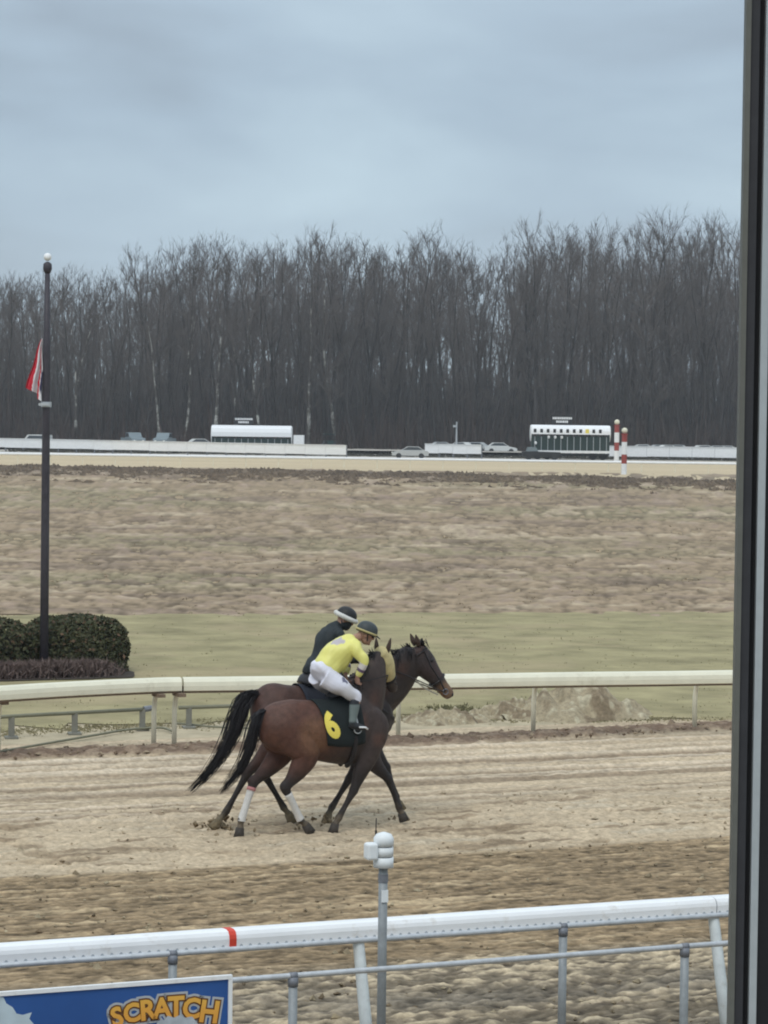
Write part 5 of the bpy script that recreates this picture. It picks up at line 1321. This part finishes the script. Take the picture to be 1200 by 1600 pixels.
# jockey
jk = empty('person', HO, HY, 'jockey in yellow silks and white breeches crouched on the number 6 horse', 'person')
J = dict(pelvis=A3(.475, 0, 1.93), waist=A3(.575, 0, 2.06), chest=A3(.70, 0, 2.18), upper=A3(.82, 0, 2.265), neck=A3(.92, -.005, 2.32), head=A3(1.065, -.02, 2.375),
         hipR=A3(.50, -.11, 1.89), hipL=A3(.50, .11, 1.89), kneeR=A3(.79, -.29, 1.645), kneeL=A3(.79, .285, 1.645), ankR=A3(.735, -.32, 1.34), ankL=A3(.735, .30, 1.34), toeR=A3(.88, -.35, 1.28), toeL=A3(.88, .33, 1.28),
         shR=A3(.845, -.185, 2.235), shL=A3(.845, .185, 2.235), elbR=A3(.885, -.305, 2.06), elbL=A3(.95, .28, 2.03), wriR=A3(.85, -.22, 1.875), wriL=A3(.90, .17, 1.87), hdirR=A3(.2, .3, -.9), hdirL=A3(.1, -.3, -.9), hnR=A3(1, .3, 0), hnL=A3(1, -.3, 0))
fj = nrm(A3(.88, -.30, -.36)); f, sd_, u, Rm = figure(jk, J, fj, 1)
m = MB(); m.limb([(A3(.47, 0, 1.95), .10, .165), (A3(.505, 0, 1.975), .142, .18), (J['waist'] + A3(.025, 0, -.025), .168, .175), (J['chest'] + A3(.02, 0, -.02), .176, .195), (J['upper'], .115, .19), (J['neck'] - A3(.02, 0, .015), .065, .075)], n=20)
for s in ('R', 'L'):
    m.limb([(J['upper'] * .5 + J['sh' + s] * .5, .085, .085), (J['sh' + s], .082, .08), (J['sh' + s] * .5 + J['elb' + s] * .5, .068, .066), (J['elb' + s], .060, .060), (J['elb' + s] * .5 + J['wri' + s] * .5, .056, .055), (J['elb' + s] * .1 + J['wri' + s] * .9, .040, .040)], n=14)
def silk(V):
    C = np.tile(A3(.73, .69, .20), (len(V), 1))
    for s in ('R', 'L'):
        e, w = J['elb' + s], J['wri' + s]; ax = w - e; t_ = ((V - e) @ ax) / (ax @ ax); d = np.linalg.norm(V - (e + np.clip(t_, 0, 1)[:, None] * ax), axis=1); on = (d < .085)
        C[on & (t_ > .02) & (t_ <= .36)] = (.62, .58, .55); C[on & (t_ > .36) & (t_ <= .56)] = (.10, .06, .13); C[on & (t_ > .56)] = (.68, .64, .22)
    d = np.linalg.norm((V - A3(.655, -.06, 2.31)) / A3(.09, .09, .065), axis=1) + .25 * np.sin(V[:, 1] * 60) * np.sin(V[:, 0] * 55); C = mixc(C, (.40, .35, .46), .85 * sstep(1.1, .8, d))
    return C
remeshed('jersey', m, .010, M_silk, jk, silk, 3, .5, wr(1, .012))
m = MB(); m.limb([(J['pelvis'] + A3(-.075, 0, -.03), .085, .11), (J['pelvis'] + A3(-.025, 0, 0), .145, .185), (A3(.53, 0, 1.99), .135, .172), (A3(.56, 0, 2.03), .12, .155)], n=20)
for s in ('R', 'L'): m.limb([(J['hip' + s] + A3(-.035, 0, 0), .128, .112), (J['hip' + s] * .6 + J['knee' + s] * .4, .118, .10), (J['hip' + s] * .2 + J['knee' + s] * .8, .08, .074), (J['knee' + s] + A3(.012, 0, 0), .072, .066), (J['knee' + s] * .85 + J['ank' + s] * .15, .064, .06)], n=16)
def bree(V):
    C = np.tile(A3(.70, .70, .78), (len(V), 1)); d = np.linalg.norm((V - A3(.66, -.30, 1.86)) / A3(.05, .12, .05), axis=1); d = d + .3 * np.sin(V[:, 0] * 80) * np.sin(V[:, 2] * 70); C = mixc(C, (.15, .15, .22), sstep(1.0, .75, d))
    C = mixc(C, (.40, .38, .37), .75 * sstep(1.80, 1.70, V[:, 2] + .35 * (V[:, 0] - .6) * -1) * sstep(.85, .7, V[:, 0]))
    return C
remeshed('breeches', m, .010, M_breech, jk, bree, 3, .5, wr(2, .008))
for s in ('R', 'L'):
    a, k_, t_ = J['ank' + s], J['knee' + s], J['toe' + s]; fd = nrm(t_ - a)
    m = MB(); m.limb([(k_ * .9 + a * .1, .062, .058), (k_ * .62 + a * .38, .064, .058), (a * .75 + k_ * .25, .05, .047), (a, .046, .043), (a + A3(0, 0, -.03), .04, .04)], n=14); m.limb([(a - fd * .045 + A3(0, 0, -.03), .035, .035), (a + fd * .06 + A3(0, 0, -.015), .045, .045), (t_, .03, .042), (t_ + fd * .025, .015, .03)], n=12)
    zk = k_[2]
    remeshed('boot', m, .009, M_boot, jk, lambda V: mixc(mixc(np.tile(A3(.15, .185, .18), (len(V), 1)), (.02, .022, .025), sstep(1.375, 1.345, V[:, 2])), (.022, .024, .03), sstep(1.555, 1.575, V[:, 2])), 2)
m = MB(); m.tube([J['toeR'] + A3(-.09, -.045, .02), J['toeR'] + A3(-.01, -.05, .015), J['toeR'] + A3(.03, -.03, -.01)], .012, 6); m.build('boot_trim', M_white, jk, True)
helmet(jk, J['head'], f, sd_, u, Rm, M_helm, mat('tan_band', (.42, .36, .17), .7, .1), .013)
m = MB(); m.ball(J['head'] + f * .085 + u * .01, (.03, .07, .03), 14, 8, rot=Rm); m.build('goggles', M_black, jk, True)
m = MB()
for s in (-1, 1): m.tube([J['head'] + sd_ * s * .088 + u * .03, J['head'] + sd_ * s * .07 + f * .03 - u * .05, J['head'] + f * .05 - u * .115], .008, 6)
m.build('chin_strap', M_black, jk)
# lead rider
lr = empty('person', PO, HY, 'rider in black jacket and white banded helmet on the lead horse behind', 'person')
K = dict(pelvis=A3(.82, 0, 1.88), waist=A3(.86, 0, 2.02), chest=A3(.93, -.01, 2.19), upper=A3(1.0, -.02, 2.33), neck=A3(1.07, -.02, 2.415), head=A3(1.17, -.03, 2.50),
         hipR=A3(.86, -.11, 1.86), hipL=A3(.86, .11, 1.86), kneeR=A3(1.14, -.325, 1.50), kneeL=A3(1.14, .34, 1.50), ankR=A3(1.0, -.345, 1.09), ankL=A3(1.0, .37, 1.09), toeR=A3(1.14, -.35, 1.05), toeL=A3(1.14, .40, 1.05),
         shR=A3(1.0, -.20, 2.31), shL=A3(1.02, .18, 2.31), elbR=A3(1.04, -.30, 2.05), elbL=A3(1.06, .26, 2.05), wriR=A3(1.28, -.30, 1.99), wriL=A3(1.30, .08, 2.0), hnR=A3(0, 1, -.3), hnL=A3(0, -1, -.3))
fl = nrm(A3(.80, -.42, -.42)); f, sd_, u, Rm = figure(lr, K, fl, 1)
m = MB(); m.limb([(K['pelvis'] + A3(-.02, 0, -.03), .16, .19), (K['pelvis'] + A3(-.01, 0, .05), .15, .185), (K['waist'], .135, .175), (K['chest'], .155, .20), (K['upper'] + A3(0, 0, .0), .12, .205), (K['neck'], .072, .08), (K['neck'] + A3(.03, 0, .035), .062, .07)], n=20)
for s in ('R', 'L'): m.limb([(K['upper'] * .5 + K['sh' + s] * .5, .09, .09), (K['sh' + s], .088, .086), (K['sh' + s] * .5 + K['elb' + s] * .5, .073, .072), (K['elb' + s], .064, .064), (K['elb' + s] * .5 + K['wri' + s] * .5, .056, .056), (K['elb' + s] * .07 + K['wri' + s] * .93, .042, .043)], n=14)
remeshed('jacket', m, .010, M_jacket, lr, None, 3, .5, wr(3, .014))
m = MB(); m.limb([(K['pelvis'] + A3(0, 0, -.06), .12, .15), (K['pelvis'], .14, .17), (K['waist'], .12, .15)], n=18)
for s in ('R', 'L'): m.limb([(K['hip' + s], .11, .10), (K['hip' + s] * .5 + K['knee' + s] * .5, .098, .085), (K['knee' + s], .074, .068), (K['knee' + s] * .5 + K['ank' + s] * .5, .068, .06), (K['ank' + s], .055, .05)], n=14)
M_jeans = mat('dark_trousers', (.028, .03, .038), .8, .15, 9)
remeshed('trousers', m, .011, M_jeans, lr, None, 2, .5, wr(4, .005))
for s in ('R', 'L'):
    a, t_ = K['ank' + s], K['toe' + s]; fd = nrm(t_ - a); m = MB(); m.limb([(a + A3(0, 0, .10), .056, .052), (a, .05, .046), (a + A3(0, 0, -.04), .045, .042)], n=12); m.limb([(a - fd * .05 + A3(0, 0, -.04), .04, .036), (a + fd * .06 + A3(0, 0, -.02), .046, .044), (t_ + fd * .03, .022, .034)], n=12); remeshed('boot', m, .01, M_leather, lr, None, 2)
helmet(lr, K['head'], f, sd_, u, Rm, M_black, mat('white_knit', (.60, .59, .56), .9, .1, 30), .030, False)
eyes(lr, K['head'], f, sd_, u)
m = MB(); m.limb([(K['head'] - f * .03 - u * .12, .07, .075), (K['head'] - f * .01 - u * .075, .078, .078), (K['head'] + f * .015 - u * .05, .094, .08), (K['head'] + f * .01 - u * .03, .088, .078)], side=sd_, n=16); m.build('neck_warmer', M_jacket, lr, True)
# lead shank from the rider's hand to the racehorse's bit
to_l = lambda p: p + A3(0, -.74, 0)
m = MB(); a = K['wriR'] + A3(.05, 0, 0); b = (poll + hd * .56 - hs * .02) + A3(0, -.74, 0); m.tube(catmull([a, (a + b) / 2 + A3(0, 0, -.1), b], 6), .008, 6); o = m.build('lead_strap', M_leather); o.location = tuple(PO); o.rotation_euler = (0, 0, HY); tag(o, 'dark lead strap from the black jacketed rider to the number 6 horse', 'strap')

# mud flung up round the hooves
r = np.random.default_rng(81); pts_ = []
for px, py, n_ in ((332, 1297, 60), (505, 1291, 26), (478, 1296, 20), (632, 1285, 14), (372, 1308, 12)):
    c = gr(px, py)
    for q in range(n_): pts_.append(c + np.array((r.normal(0, .11), r.normal(0, .06), abs(r.normal(.03, .07)))))
pts_ = np.array(pts_); n = len(pts_)
oc = np.array([(1, 0, 0), (-1, 0, 0), (0, 1, 0), (0, -1, 0), (0, 0, 1), (0, 0, -1)], float); fcs = np.array([(0, 2, 4), (2, 1, 4), (1, 3, 4), (3, 0, 4), (2, 0, 5), (1, 2, 5), (3, 1, 5), (0, 3, 5)])
V = pts_[:, None] + (oc[None] + r.normal(0, .25, (n, 6, 3))) * (.016 * r.lognormal(0, .5, (n, 1, 1)))
o = link('flung_mud', tri_object('flung_mud', V[:, fcs].reshape(-1, 3, 3), np.repeat(mixc(np.tile((.17, .125, .075), (n, 1)), (.30, .235, .15), r.random(n)), 8, 0), M_dirt)); tag(o, 'bits of mud flung up round the hooves', None, None, 'stuff')

# ================================================================== damp air
m = MB(); m.box((0, 340, 21.5), (560, 720, 47)); hz = m.build('haze'); hz['kind'] = 'stuff'
hm = bpy.data.materials.new('damp_air'); hm.use_nodes = True; hn = hm.node_tree; hn.nodes.clear()
pv = hn.nodes.new('ShaderNodeVolumePrincipled'); pv.inputs['Color'].default_value = (.90, .95, 1.0, 1); pv.inputs['Density'].default_value = .00025; pv.inputs['Anisotropy'].default_value = 0.0
ho_ = hn.nodes.new('ShaderNodeOutputMaterial'); hn.links.new(pv.outputs[0], ho_.inputs['Volume']); hz.data.materials.append(hm)
